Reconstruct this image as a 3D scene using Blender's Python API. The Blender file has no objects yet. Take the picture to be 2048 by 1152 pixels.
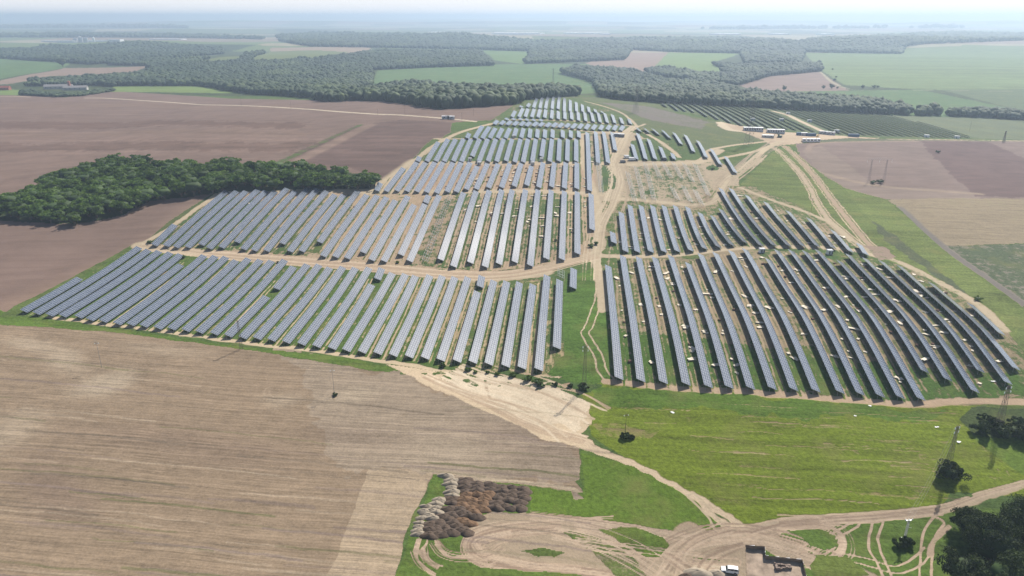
# Aerial view of a solar park on a low hill. Everything is built in metres, +Y runs along the panel rows.
HSTR = '''28,13,-1,-14,-26,-35,-43,-51,-60,-69,-78,-88,-98,-109,-122,-130,-127,-114,-93,-68,-44,-23,-6,8,19,28,36,43,49,54,59,64;47,33,20,7,-5,-15,-24,-32,-40,-50,-60,-69,-69,-60,-50,-47,-49,-42,-29,-16,-4,7,16,24,30,35,39,42,45,47,49,51;65,53,41,29,17,5,-4,-12,-21,-31,-40,-49,-43,-14,21,39,34,32,34,34,35,36,38,40,42,43,43,42,41,40,39,38;82,73,63,52,40,27,15,5,-5,-14,-20,-24,-11,26,74,105,115,112,91,78,70,64,60,57,53,50,46,42,38,34,29,25;98,91,84,76,66,54,38,21,11,7,6,7,21,52,91,125,140,134,126,113,101,91,81,73,65,57,50,42,35,27,20,13;111,108,105,101,95,86,72,54,48,49,55,55,59,77,102,145,157,152,149,140,128,114,100,87,75,64,53,42,32,21,11,1;121,123,124,125,125,123,120,119,115,116,117,125,131,128,127,136,165,174,170,161,148,133,117,100,85,70,56,42,29,16,3,-10;130,137,143,149,155,162,170,179,180,176,177,188,198,185,169,159,172,184,184,176,163,147,129,111,93,76,59,42,26,11,-5,-20;138,149,161,173,185,199,213,225,231,231,230,237,240,232,215,198,194,196,195,187,174,158,139,119,100,80,61,42,24,6,-12,-29;144,161,177,195,212,231,248,263,274,280,282,285,283,275,259,239,224,215,207,196,182,165,145,125,104,83,62,42,22,2,-18,-37;151,171,192,214,235,257,277,295,310,322,331,336,331,317,298,277,257,238,221,205,188,169,149,128,107,85,63,41,20,-2,-23,-44;157,181,205,230,254,278,300,321,339,355,367,373,363,346,328,309,284,257,234,213,193,173,152,130,108,85,62,40,17,-5,-27,-49;162,189,216,242,268,294,318,340,360,377,387,388,378,361,340,319,296,270,245,220,197,175,153,130,107,84,61,38,15,-8,-31,-54;168,196,223,251,278,305,330,353,373,388,396,394,384,367,346,323,301,277,251,226,201,176,153,130,106,83,60,36,13,-10,-34,-57;172,201,229,257,284,311,336,359,378,392,399,397,388,370,349,326,304,280,254,228,202,177,152,128,105,81,58,34,11,-12,-36,-59;176,204,232,259,286,312,336,358,376,390,396,395,385,369,349,327,304,279,254,228,202,176,151,126,103,79,56,32,9,-14,-37,-61;179,205,232,258,284,309,332,352,369,382,389,390,383,368,347,325,301,276,250,225,199,173,148,124,100,76,53,30,7,-15,-38,-61;180,205,230,254,278,301,323,341,357,369,377,380,376,361,341,318,295,270,245,220,194,169,145,121,97,74,51,28,6,-16,-39,-61;179,202,225,248,270,291,310,327,341,353,360,363,359,347,329,308,285,261,237,212,188,164,140,116,93,71,49,27,5,-17,-38,-60;177,198,219,239,259,277,294,309,322,332,338,340,336,327,312,293,272,250,227,203,180,157,134,112,89,68,46,25,4,-17,-37,-58;174,192,210,228,245,261,276,289,300,309,314,315,311,303,290,274,256,236,214,193,171,149,127,106,85,64,44,23,3,-16,-36,-56;168,184,200,215,230,243,256,267,276,283,287,287,284,277,267,253,237,219,200,180,160,140,120,100,80,60,41,22,3,-16,-34,-53;161,175,188,200,213,224,235,244,251,256,259,259,256,250,241,230,216,201,184,166,148,130,111,93,74,56,38,21,3,-14,-32,-49;153,163,174,184,194,204,212,219,225,229,231,230,227,222,215,206,194,181,167,151,135,118,102,85,68,52,35,19,3,-13,-29,-45;143,151,159,167,175,182,189,194,198,201,202,201,199,195,189,181,171,160,148,135,121,106,92,77,62,47,32,18,3,-11,-26,-40;131,137,144,150,155,161,165,169,172,173,174,173,171,167,162,156,148,139,129,118,106,94,81,68,55,42,29,16,3,-9,-22,-35;119,123,127,131,135,138,141,144,145,146,146,145,143,140,136,130,124,117,109,100,90,80,70,59,48,37,26,15,4,-7,-18,-29;105,107,110,112,114,116,117,118,119,119,118,117,115,113,109,105,101,95,89,82,74,66,58,49,40,31,22,13,4,-5,-14,-23;91,91,92,92,93,93,93,93,93,92,91,90,88,86,83,80,77,73,68,63,58,52,46,39,32,25,18,11,4,-3,-10,-17;76,75,74,73,72,71,69,68,67,66,64,63,61,60,58,56,53,51,48,45,41,37,33,29,24,19,14,9,4,-1,-6,-11;61,58,55,53,50,48,46,43,41,39,38,36,35,34,32,31,30,29,28,26,25,23,21,18,16,13,10,7,5,1,-2,-5;45,41,37,33,29,25,22,19,16,13,11,10,8,8,7,7,7,7,7,8,8,8,8,8,7,7,6,6,5,4,3,2;29,24,18,13,8,3,-2,-6,-9,-13,-15,-17,-18,-18,-18,-17,-16,-15,-13,-11,-9,-7,-5,-3,-1,1,2,4,5,6,7,8;13,7,0,-7,-13,-20,-25,-30,-35,-38,-41,-43,-44,-44,-43,-42,-39,-37,-33,-30,-26,-22,-18,-13,-9,-6,-2,2,5,8,12,15'''
TL = {'T1':(0,480,4),'T2':(480,490,4),'T3':(880,500,4),'TR':(1180,480,4),'R2':(1536,530,4),'U3':(1200,360,4),
'U1':(290,350,4),'U2':(720,310,4),'V1':(780,180,4),'V2':(1200,180,4),'V3':(1536,180,4),'P':(0,0,1)}
RAW = {
'A':"""T1 190 570 640 308|T1 290 588 1115 60|T1 395 602 1190 82|T1 500 608 1275 92|T1 625 617 1365 103|T1 718 638 1448 117|T1 822 650 1450 200|T1 935 670 1635 125|T1 1043 678 1725 130|T1 1147 690 1810 137|T1 1260 705 1890 165|T1 1371 712 1990 150|T1 1483 725 T2 165 122|T1 1593 738 T2 255 128|T1 1712 752 T2 360 122|T1 1825 768 T2 215 415|T2 290 350 430 175|T2 20 742 540 158|T2 135 748 635 160|T2 250 762 720 185|T2 368 778 825 178|T2 490 795 925 185|T2 610 812 1035 185|T2 735 828 1055 320|T2 1100 275 1135 188|T2 850 845 1220 228|T2 975 858 1325 235|T2 1100 870 1405 250|T2 1225 885 1520 245|T2 1352 895 1620 250|T2 1480 905 1720 260|T2 1605 920 1825 260|T2 1735 930 1900 375|T2 1920 335 1935 250|T3 262 900 432 248|T3 390 915 535 255|T3 525 930 637 262|T3 655 945 745 278|T3 790 958 857 207|T3 935 785 958 242|T3 1065 303 1070 152""",
'B':"""U1 75 562 240 400|U1 168 568 655 130|U1 248 578 735 130|U1 340 578 810 132|U1 450 558 905 120|U1 512 588 970 130|U1 612 580 1045 130|U1 735 538 1140 110|U1 788 594 1205 130|U1 872 604 1310 107|U1 970 607 1045 492 1113 395 1380 112|U1 1097 550 1455 130|U1 1158 612 1520 157|U1 1252 610 1590 160|U1 1397 540 1705 130|U1 1425 650 1775 160|U1 1522 656 1860 165|U1 1617 668 1935 180|U1 1744 622 2005 205|U2 92 842 385 330|U2 190 850 435 400|U2 327 800 520 395|U2 525 383 550 325|U2 397 850 500 590 590 400 635 325|U2 645 838 830 302|U2 748 893 930 290|U2 882 862 985 460 1035 285|U2 1000 895 1135 280|U2 1112 873 1218 280|U2 1238 857 1325 280|U2 1362 885 1425 280|U2 1490 830 1530 283|U2 1615 835 1635 290|U2 1740 790 1738 295|U2 1858 597 1848 312""",
'C':"""U2 135 287 165 225|U2 208 290 350 105|U2 293 287 455 60|U2 373 290 525 62|U2 453 292 600 60|U2 530 298 667 60|U2 612 305 745 62|U2 697 295 810 60|U2 770 295 882 60|U2 850 275 940 92|U2 930 272 1020 70|U2 1027 262 1105 72|U2 1132 260 1200 68|U2 1233 250 1290 68|U2 1333 242 1372 90|U2 1430 258 1465 62|U2 1533 255 1555 62|U2 1635 265 1647 62|U2 1735 270 1735 62|U2 1838 285 V1 1578 340|V1 1665 582 1645 335|V1 1745 583 1708 335|V1 1803 482 1775 340""",
'D':"""V1 222 570 238 535|V1 295 570 388 418|V1 367 570 465 395|V1 433 572 527 395|V1 507 568 590 393|V1 572 572 650 393|V1 658 530 718 393|V1 712 572 783 393|V1 785 570 848 393|V1 853 572 910 393|V1 928 568 978 393|V1 998 577 1045 393|V1 1065 577 1105 393|V1 1140 570 1168 393|V1 1213 532 1233 395|V1 1278 572 1297 393|V1 1350 568 1358 393|V1 1418 568 1423 395|V1 1490 570 1490 395""",
'E':"""V1 618 385 635 348|V1 680 385 740 290|V1 740 387 797 295|V1 800 385 845 305|V1 862 385 900 308|V1 925 385 960 308|V1 995 365 1013 308|V1 1050 382 1070 308|V1 1115 383 1125 312|V1 1177 382 1183 315|V1 1237 383 1243 318|V1 1300 382 1303 318|V1 1383 380 1382 322|V1 1447 380 1447 325|V1 1513 380 1510 330""",
'F':"""V1 835 273 862 245|V1 885 275 915 248|V1 937 278 970 250|V1 990 282 1022 253|V1 1043 285 1075 255|V1 1090 288 1123 258|V1 1145 288 1180 258|V1 1195 290 1228 262|V1 1250 293 1283 264|V1 1300 294 1335 265|V1 1350 298 1385 267|V1 1405 298 1437 270|V1 1455 305 1490 270|V1 1510 308 1540 273|V1 1565 312 1593 275|V1 1620 315 1648 280|V1 1680 317 1703 282|V1 1738 317 1762 283|V1 1790 320 1812 285|V1 1845 322 1868 287|V1 928 238 942 228|V1 982 238 998 228|V1 1038 238 1052 227|V1 1090 242 1104 233|V1 1143 245 1157 235|V1 1200 247 1216 237""",
'H':"""V1 978 215 1003 168|V1 1033 215 1065 148|V1 1083 215 1105 150|V1 1135 217 1155 152|V1 1185 218 1203 155|V1 1238 222 1248 158|V1 1292 228 1300 162|V1 1347 232 1347 170|V1 1400 233 1400 175|V1 1455 235 1453 178|V1 1510 245 1505 178|V1 1567 248 1558 180|V1 1628 253 1612 180|V1 1683 258 1665 182|V1 1740 262 1718 187|V1 1800 265 1778 198|V1 1862 270 1845 222|V1 1925 270 1910 232""",
'I':"""V1 1044 137 1054 127|V1 1100 135 1118 108|V1 1150 140 1178 68|V1 1200 145 1222 62|V1 1245 148 1268 58|V1 1297 150 1312 55|V1 1345 152 1357 55|V1 1395 170 1398 65|V1 1443 172 1443 80|V1 1493 172 1490 98|V1 1543 175 1538 117|V1 1595 178 1587 135|V1 1648 180 1640 155|V1 1700 182 1692 170""",
'J':"""V2 325 333 295 303|V2 390 338 355 307|V2 470 355 422 312|V2 560 385 535 350 502 325|V2 650 432 632 385 592 343|V2 748 492 683 362|V2 850 538 783 408|V2 965 597 890 475|V2 1083 660 1005 535""",
'K':"""V2 292 552 258 435|V2 367 553 300 348|V2 442 552 388 395|V2 520 550 482 457|V2 593 552 577 508""",
'G':"""U3 112 503 100 420|U3 205 570 180 400 170 262|U3 300 575 265 400 240 205|U3 408 575 365 400 328 208|U3 512 575 465 400 420 208|U3 620 570 590 500 550 380 512 208|U3 728 565 690 520 665 450 630 330 602 210|U3 838 550 780 475 735 360 700 220|U3 950 538 885 470 830 360 800 265|U3 1058 522 1000 470 940 385 900 290|U3 1163 500 1090 440 1020 340 967 237|U3 1290 525 1220 470 1140 380 1060 270 1010 160 965 70|U3 1393 525 1330 480 1260 400 1170 290 1100 170 1048 72|U3 1510 525 1420 440 1320 330 1240 220 1175 125|U3 1625 530 1520 410 1420 290 1325 180|U3 1740 530 1680 470 1600 360 1505 252|U3 1868 545 1760 420 1670 310|U3 2007 573 1930 490 1860 405|P 1731.7 509 1717.8 488.5""",
'R':"""TR 232 1108 195 560 170 380 145 208|TR 408 1125 355 760 320 480 290 280 262 130|TR 588 1140 545 860 500 620 450 390 425 270 390 142|P 1372.5 768 TR 745 1000 700 780 650 560 595 370 550 260 518 142|P 1417 773.5 TR 930 1040 870 800 820 570 760 400 700 290 645 128|P 1458.4 774.5 TR 1090 1040 1010 790 950 560 890 390 830 275 785 188|P 1501.5 776.5 TR 1230 1000 1150 760 1080 560 1010 380 945 270 885 118|P 1545 777 TR 1390 1000 1300 780 1220 560 1140 380 1060 250 1003 105|P 1588 779 TR 1570 1020 1480 800 1385 580 1300 400 1200 260 1128 92|P 1632 782 TR 1740 1010 1660 840 1560 620 1445 410 1330 270 1238 75|P 1681 785 TR 1960 1050 1870 880 1760 670 1640 480 1520 330 1425 155|P 1721 788 TR 1970 830 1870 630 1740 440 1610 290 1495 85|P 1761 792 TR 1608 88|P 1801 795 TR 1718 92|P 1842 798.5 TR 1820 85|P 1850 743 1679.6 523.2|R2 1440 918 1225 545 P 1696.3 510|R2 1658 1012 1405 612 P 1729.3 517|R2 1702 850 1460 485 P 1763 523|R2 1920 945 1630 535 P 1799.4 532.6|R2 1985 830 1840 620 1680 460 1540 335 P 1862 566.6|P 2003 668 1940 608""",
}

HAZE_D = 0.00017; HAZE_G = 0.40; SUN_E = 5.0; SKY_S = 0.075; EXPO = 0.55
import bpy, math, random
import numpy as np
from mathutils import Vector, Matrix

# ------------------------------------------------------------------ survey
HC = 130.0; FPX = 1436.0; YH = 33.0; VPX = 1165.0
PITCH = math.atan((576 - YH) / FPX); YAW = math.atan((VPX - 1024) / math.hypot(FPX, 576 - YH))
FWD = np.array([-math.sin(YAW) * math.cos(PITCH), math.cos(YAW) * math.cos(PITCH), -math.sin(PITCH)])
RGT = np.array([math.cos(YAW), math.sin(YAW), 0.0]); UPV = np.cross(RGT, FWD)
HEAD = np.array([-math.sin(YAW), math.cos(YAW)])
G = np.array([[int(v) for v in r.split(',')] for r in HSTR.split(';')], float) / 10.0
GX0, GY0, GD = -520.0, 160.0, 40.0
NY_, NX_ = G.shape
GP = np.pad(G, 2, mode='edge')

def cr(t):
    return (-.5*t+t*t-.5*t**3, 1-2.5*t*t+1.5*t**3, .5*t+2*t*t-1.5*t**3, -.5*t*t+.5*t**3)

def hsh(i, j, s=0):
    n = (i.astype(np.int64) * 374761393 + j.astype(np.int64) * 668265263 + s * 974711) & 0x7fffffff
    n = ((n ^ (n >> 13)) * 1274126177) & 0x7fffffff
    return ((n ^ (n >> 16)) & 0xffff) / 65535.0

def vnoise(x, y, s=0):
    i = np.floor(x); j = np.floor(y); a = x - i; b = y - j
    a = a*a*(3-2*a); b = b*b*(3-2*b)
    return (hsh(i, j, s)*(1-a)+hsh(i+1, j, s)*a)*(1-b) + (hsh(i, j+1, s)*(1-a)+hsh(i+1, j+1, s)*a)*b

HILLS = [(1500, 3600, 900, 350, 30), (-1900, 3300, 800, 300, 24), (-600, 4300, 900, 400, 26), (300, 5200, 2500, 500, 10),
         (-900, 2300, 350, 250, 12), (3200, 3600, 900, 500, 34),
         (2500, 21000, 7000, 1800, 128), (-9000, 24000, 6000, 1800, 120), (9500, 22500, 6000, 1500, 135), (-3500, 17000, 4000, 900, 60), (3000, 14500, 2200, 700, 70), (-5500, 12000, 3000, 500, 70), (-500, 12500, 2600, 450, 62), (7500, 12500, 3000, 600, 80), (1500, 9500, 1800, 500, 30), (-3800, 7000, 1500, 400, 22)]

def Hf(x, y):
    x = np.asarray(x, float); y = np.asarray(y, float)
    cx = np.clip(x, GX0, GX0+GD*(NX_-1)-.01); cy = np.clip(y, GY0, GY0+GD*(NY_-1)-.01)
    gx = (cx-GX0)/GD; gy = (cy-GY0)/GD
    i = np.floor(gx).astype(int); j = np.floor(gy).astype(int)
    wx = cr(gx-i); wy = cr(gy-j)
    z = 0.0
    for b in range(4):
        for a in range(4):
            z = z + GP[j+1+b, i+1+a]*wx[a]*wy[b]
    d2 = (x-cx)**2+(y-cy)**2
    z = z*np.exp(-d2/700.0**2)
    z = z + (vnoise(x/260., y/260., 5)-.5)*10*np.clip((np.sqrt(d2)-100)/600, 0, 1)
    for (hx, hy, sx, sy, hh) in HILLS:
        z = z + hh*np.exp(-((x-hx)/sx)**2-((y-hy)/sy)**2)
    return z

def H1(x, y):
    return float(Hf(np.array([x]), np.array([y]))[0])

TT = np.geomspace(120, 45000, 5000)

def at(u, v, h=0.0):
    """point of the ground (raised by h) seen at photo position u,v"""
    d = (FWD*FPX + RGT*(u-1024) + UPV*(576-v)); d = d/np.linalg.norm(d)
    f = HC + TT*d[2] - Hf(TT*d[0], TT*d[1]) - h
    k = np.argmax(f < 0) if (f < 0).any() else len(TT)-1
    if k == 0: t = TT[0]
    else:
        t0, t1 = TT[k-1], TT[k]; f0, f1 = f[k-1], f[k]
        t = t0 + (t1-t0)*(f0/(f0-f1) if f0 != f1 else .5)
    return np.array([t*d[0], t*d[1], HC+t*d[2]-h])

def height_to(base, u, v):
    """height of something standing at base whose top is seen at u,v"""
    d = (FWD*FPX + RGT*(u-1024) + UPV*(576-v))
    s = math.hypot(base[0], base[1])/math.hypot(d[0], d[1])
    return HC + s*d[2] - base[2]

def proj(x, y, z):
    q0, q1, q2 = x, y, z-HC
    dz = q0*FWD[0]+q1*FWD[1]+q2*FWD[2]
    return 1024+FPX*(q0*RGT[0]+q1*RGT[1])/dz, 576-FPX*(q0*UPV[0]+q1*UPV[1]+q2*UPV[2])/dz, dz

ROWPX = {}
for b, s in RAW.items():
    L = []
    for r in s.split('|'):
        tk = r.split(); t = None; pts = []; i = 0
        while i < len(tk):
            if tk[i] in TL: t = TL[tk[i]]; i += 1
            pts.append((t[0]+float(tk[i])/t[2], t[1]+float(tk[i+1])/t[2])); i += 2
        L.append(pts)
    ROWPX[b] = L

# ------------------------------------------------------------------ scene basics
scn = bpy.context.scene
COL = scn.collection
rnd = random.Random(7)

def srgb(r, g, b):
    return tuple(((c/255)/12.92 if c/255 <= .04045 else ((c/255+.055)/1.055)**2.4) for c in (r, g, b))

def link(o, parent=None):
    COL.objects.link(o)
    if parent is not None: o.parent = parent
    return o

def np_mesh(name, V, F, mat=None, smooth=False, uv=None, mats=None, mi=None):
    """V (n,3); F (m,k) with k fixed"""
    V = np.asarray(V, np.float32); F = np.asarray(F, np.int32)
    me = bpy.data.meshes.new(name)
    m, k = F.shape
    me.vertices.add(len(V)); me.vertices.foreach_set('co', V.ravel())
    me.loops.add(m*k); me.loops.foreach_set('vertex_index', F.ravel())
    me.polygons.add(m); me.polygons.foreach_set('loop_start', np.arange(0, m*k, k, dtype=np.int32))
    me.polygons.foreach_set('use_smooth', np.full(m, bool(smooth)))
    if mats:
        for q in mats: me.materials.append(q)
        me.polygons.foreach_set('material_index', np.asarray(mi, np.int32))
    elif mat: me.materials.append(mat)
    if uv is not None:
        l = me.uv_layers.new(name='UVMap'); l.data.foreach_set('uv', np.asarray(uv, np.float32).ravel())
    me.update(calc_edges=True)
    return me

def tag(o, label=None, cat=None, group=None, kind=None):
    if label: o['label'] = label
    if cat: o['category'] = cat
    if group: o['group'] = group
    if kind: o['kind'] = kind
    return o

def empty(name, loc, rz=0.0):
    o = bpy.data.objects.new(name, None); o.empty_display_size = .5
    o.location = loc; o.rotation_euler = (0, 0, rz)
    return link(o)

class MB:
    """collects boxes, beams, tubes and prisms into one mesh"""
    def __init__(s): s.v = []; s.f = []
    def add(s, vs, fs):
        n = len(s.v); s.v += [tuple(v) for v in vs]; s.f += [tuple(n+i for i in f) for f in fs]
    def box(s, x0, x1, y0, y1, z0, z1):
        s.add([(x0, y0, z0), (x1, y0, z0), (x1, y1, z0), (x0, y1, z0), (x0, y0, z1), (x1, y0, z1), (x1, y1, z1), (x0, y1, z1)],
              [(0, 3, 2, 1), (4, 5, 6, 7), (0, 1, 5, 4), (1, 2, 6, 5), (2, 3, 7, 6), (3, 0, 4, 7)])
    def beam(s, a, b, w, w2=None, sides=4):
        a = Vector(a); b = Vector(b); d = (b-a).normalized()
        u = d.cross(Vector((0, 0, 1)))
        if u.length < .01: u = d.cross(Vector((0, 1, 0)))
        u.normalize(); t = d.cross(u); w2 = w if w2 is None else w2
        vs = []
        for p, r in ((a, w/2), (b, w2/2)):
            for k in range(sides):
                an = 2*math.pi*(k+.5)/sides
                vs.append(p+(u*math.cos(an)+t*math.sin(an))*r*1.2)
        fs = [(k, (k+1) % sides, sides+(k+1) % sides, sides+k) for k in range(sides)]
        fs += [tuple(range(sides))[::-1], tuple(range(sides, 2*sides))]
        s.add(vs, fs)
    def prism(s, pts, y0, y1):
        """outline pts (x,z) extruded along y"""
        n = len(pts)
        s.add([(p[0], y0, p[1]) for p in pts]+[(p[0], y1, p[1]) for p in pts],
              [tuple(range(n)), tuple(range(n, 2*n))[::-1]]+[(k, n+k, n+(k+1) % n, (k+1) % n) for k in range(n)])
    def mesh(s, name, mat, smooth=False):
        me = bpy.data.meshes.new(name); me.from_pydata(s.v, [], s.f); me.materials.append(mat)
        me.polygons.foreach_set('use_smooth', [bool(smooth)]*len(me.polygons))
        me.update(); return me
    def build(s, name, mat, parent=None, smooth=False):
        return link(bpy.data.objects.new(name, s.mesh(name, mat, smooth)), parent)

def copy_tree(o, parent=None):
    c = o.copy(); COL.objects.link(c)
    if parent is not None: c.parent = parent
    for ch in [x for x in o.children if not x.get('_skip')]:
        copy_tree(ch, c)
    return c

# ------------------------------------------------------------------ materials
def newmat(name):
    m = bpy.data.materials.new(name); m.use_nodes = True
    nt = m.node_tree; b = nt.nodes['Principled BSDF']
    b.inputs['Specular IOR Level'].default_value = .25
    return m, nt, b

def N(nt, typ, **kw):
    n = nt.nodes.new(typ)
    for k, v in kw.items():
        if k.startswith('i_'): n.inputs[k[2:].replace('_', ' ')].default_value = v
        else: setattr(n, k, v)
    return n

def math_(nt, op, a, b=None, c=None, clamp=False):
    n = nt.nodes.new('ShaderNodeMath'); n.operation = op; n.use_clamp = clamp
    for i, v in enumerate((a, b, c)):
        if v is None: continue
        if isinstance(v, (int, float)): n.inputs[i].default_value = v
        else: nt.links.new(v, n.inputs[i])
    return n.outputs[0]

def mixc(nt, f, a, b, mode='MIX'):
    n = nt.nodes.new('ShaderNodeMix'); n.data_type = 'RGBA'; n.blend_type = mode
    for s, v in ((n.inputs[0], f), (n.inputs[6], a), (n.inputs[7], b)):
        if isinstance(v, (int, float)): s.default_value = v
        elif isinstance(v, tuple): s.default_value = v+(1,) if len(v) == 3 else v
        else: nt.links.new(v, s)
    return n.outputs[2]

def noise(nt, vec, scale, detail=3, rough=.55):
    n = N(nt, 'ShaderNodeTexNoise'); n.inputs['Scale'].default_value = scale
    n.inputs['Detail'].default_value = detail; n.inputs['Roughness'].default_value = rough
    if vec is not None: nt.links.new(vec, n.inputs['Vector'])
    return n.outputs['Fac']

def mapped(nt, vec, rz=0.0, sc=(1, 1, 1)):
    m = N(nt, 'ShaderNodeMapping'); m.inputs['Rotation'].default_value = (0, 0, rz); m.inputs['Scale'].default_value = sc
    nt.links.new(vec, m.inputs['Vector']); return m.outputs[0]

def mrange(nt, v, a, b, c=0.0, d=1.0):
    n = N(nt, 'ShaderNodeMapRange'); nt.links.new(v, n.inputs[0])
    for i, q in enumerate((a, b, c, d)): n.inputs[i+1].default_value = q
    return n.outputs[0]

def simple(name, col, rough=.7, metal=0.0, var=.15, scale=1.5, spec=.25):
    m, nt, b = newmat(name)
    tc = N(nt, 'ShaderNodeTexCoord')
    n = noise(nt, tc.outputs['Object'], scale, 4)
    f = mrange(nt, n, .3, .7, 1-var, 1+var)
    c = nt.nodes.new('ShaderNodeVectorMath'); c.operation = 'SCALE'; c.inputs[0].default_value = col
    nt.links.new(f, c.inputs['Scale'])
    nt.links.new(c.outputs[0], b.inputs['Base Color'])
    b.inputs['Roughness'].default_value = rough; b.inputs['Metallic'].default_value = metal
    b.inputs['Specular IOR Level'].default_value = spec
    return m

def ground_mat(name, line_dir=None, line_scale=1.0, line_amt=0.0, line2=0.0, clump=.9, soilvar=.35, stripes=0.0, big=.25, bump=.5):
    """soil showing through vegetation; line_dir is the direction the field was worked in"""
    m, nt, b = newmat(name)
    tc = N(nt, 'ShaderNodeTexCoord'); P = tc.outputs['Object']
    aS = N(nt, 'ShaderNodeAttribute', attribute_name='soil').outputs['Color']
    aG = N(nt, 'ShaderNodeAttribute', attribute_name='grass').outputs['Color']
    aV = N(nt, 'ShaderNodeAttribute', attribute_name='veg').outputs['Fac']
    n1 = noise(nt, P, .28, 5, .65); n2 = noise(nt, P, 1.3, 3, .6); nb = noise(nt, P, .022, 4, .6)
    k = math_(nt, 'ADD', math_(nt, 'MULTIPLY', math_(nt, 'SUBTRACT', n1, .5), 1.7), math_(nt, 'MULTIPLY', math_(nt, 'SUBTRACT', n2, .5), .9))
    k = math_(nt, 'ADD', k, math_(nt, 'MULTIPLY', math_(nt, 'SUBTRACT', nb, .5), 1.2))
    if line_dir is not None:
        # low wobble so that worked lines are not ruler straight
        w = N(nt, 'ShaderNodeTexNoise'); w.inputs['Scale'].default_value = .012; nt.links.new(P, w.inputs['Vector'])
        wv = nt.nodes.new('ShaderNodeVectorMath'); wv.operation = 'SCALE'; wv.inputs['Scale'].default_value = 5.0
        nt.links.new(w.outputs['Color'], wv.inputs[0])
        wa = nt.nodes.new('ShaderNodeVectorMath'); wa.operation = 'ADD'; nt.links.new(P, wa.inputs[0]); nt.links.new(wv.outputs[0], wa.inputs[1])
        R = mapped(nt, wa.outputs[0], -line_dir)      # x along the lines
        La = noise(nt, mapped(nt, R, 0, (.02, .55*line_scale, 1)), 1.0, 5, .7)
        Lb = noise(nt, mapped(nt, R, 0, (.008, .12*line_scale, 1)), 1.0, 3, .6)
        lines = math_(nt, 'ADD', math_(nt, 'MULTIPLY', math_(nt, 'SUBTRACT', La, .5), line_amt*2.2), math_(nt, 'MULTIPLY', math_(nt, 'SUBTRACT', Lb, .5), line2*2.2))
        k = math_(nt, 'ADD', k, math_(nt, 'MULTIPLY', lines, stripes))
    else:
        lines = None
    f = math_(nt, 'ADD', math_(nt, 'MULTIPLY', math_(nt, 'SUBTRACT', aV, .5), 1.35), math_(nt, 'MULTIPLY', k, clump*.8))
    f = mrange(nt, f, -.14, .16)
    # never quite bare where vegetation is dense, never green where there is none
    f = math_(nt, 'MULTIPLY', f, mrange(nt, aV, .02, .12)); f = math_(nt, 'MAXIMUM', f, mrange(nt, aV, .85, 1.0))
    sv = math_(nt, 'ADD', 1.0, math_(nt, 'MULTIPLY', math_(nt, 'SUBTRACT', n1, .5), soilvar))
    sv = math_(nt, 'ADD', sv, math_(nt, 'MULTIPLY', math_(nt, 'SUBTRACT', n2, .5), soilvar*1.2))
    sv = math_(nt, 'ADD', sv, math_(nt, 'MULTIPLY', math_(nt, 'SUBTRACT', nb, .5), big*2))
    if lines is not None: sv = math_(nt, 'ADD', sv, lines)
    S = nt.nodes.new('ShaderNodeVectorMath'); S.operation = 'SCALE'; nt.links.new(aS, S.inputs[0]); nt.links.new(math_(nt, 'MAXIMUM', sv, .25), S.inputs['Scale'])
    # vegetation hue: darker leafy clumps, paler dry tips
    n3 = noise(nt, P, .9, 4, .7)
    gv = math_(nt, 'ADD', mrange(nt, n3, .3, .7, .62, 1.35), math_(nt, 'MULTIPLY', math_(nt, 'SUBTRACT', nb, .5), .5))
    if lines is not None: gv = math_(nt, 'ADD', gv, math_(nt, 'MULTIPLY', lines, .8))
    Gc = nt.nodes.new('ShaderNodeVectorMath'); Gc.operation = 'SCALE'; nt.links.new(aG, Gc.inputs[0]); nt.links.new(math_(nt, 'MAXIMUM', gv, .3), Gc.inputs['Scale'])
    G2 = mixc(nt, mrange(nt, noise(nt, P, .06, 4, .6), .52, .72, 0, .45), Gc.outputs[0], (.17, .16, .055))
    nt.links.new(mixc(nt, f, S.outputs[0], G2), b.inputs['Base Color'])
    b.inputs['Roughness'].default_value = .95; b.inputs['Specular IOR Level'].default_value = .1
    if bump:
        bp = N(nt, 'ShaderNodeBump'); bp.inputs['Strength'].default_value = bump; bp.inputs['Distance'].default_value = .35
        hh = math_(nt, 'ADD', math_(nt, 'MULTIPLY', n2, .6), math_(nt, 'MULTIPLY', math_(nt, 'MULTIPLY', f, n3), 1.2))
        if lines is not None: hh = math_(nt, 'ADD', hh, math_(nt, 'MULTIPLY', lines, .8))
        nt.links.new(hh, bp.inputs['Height']); nt.links.new(bp.outputs[0], b.inputs['Normal'])
    return m

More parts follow.
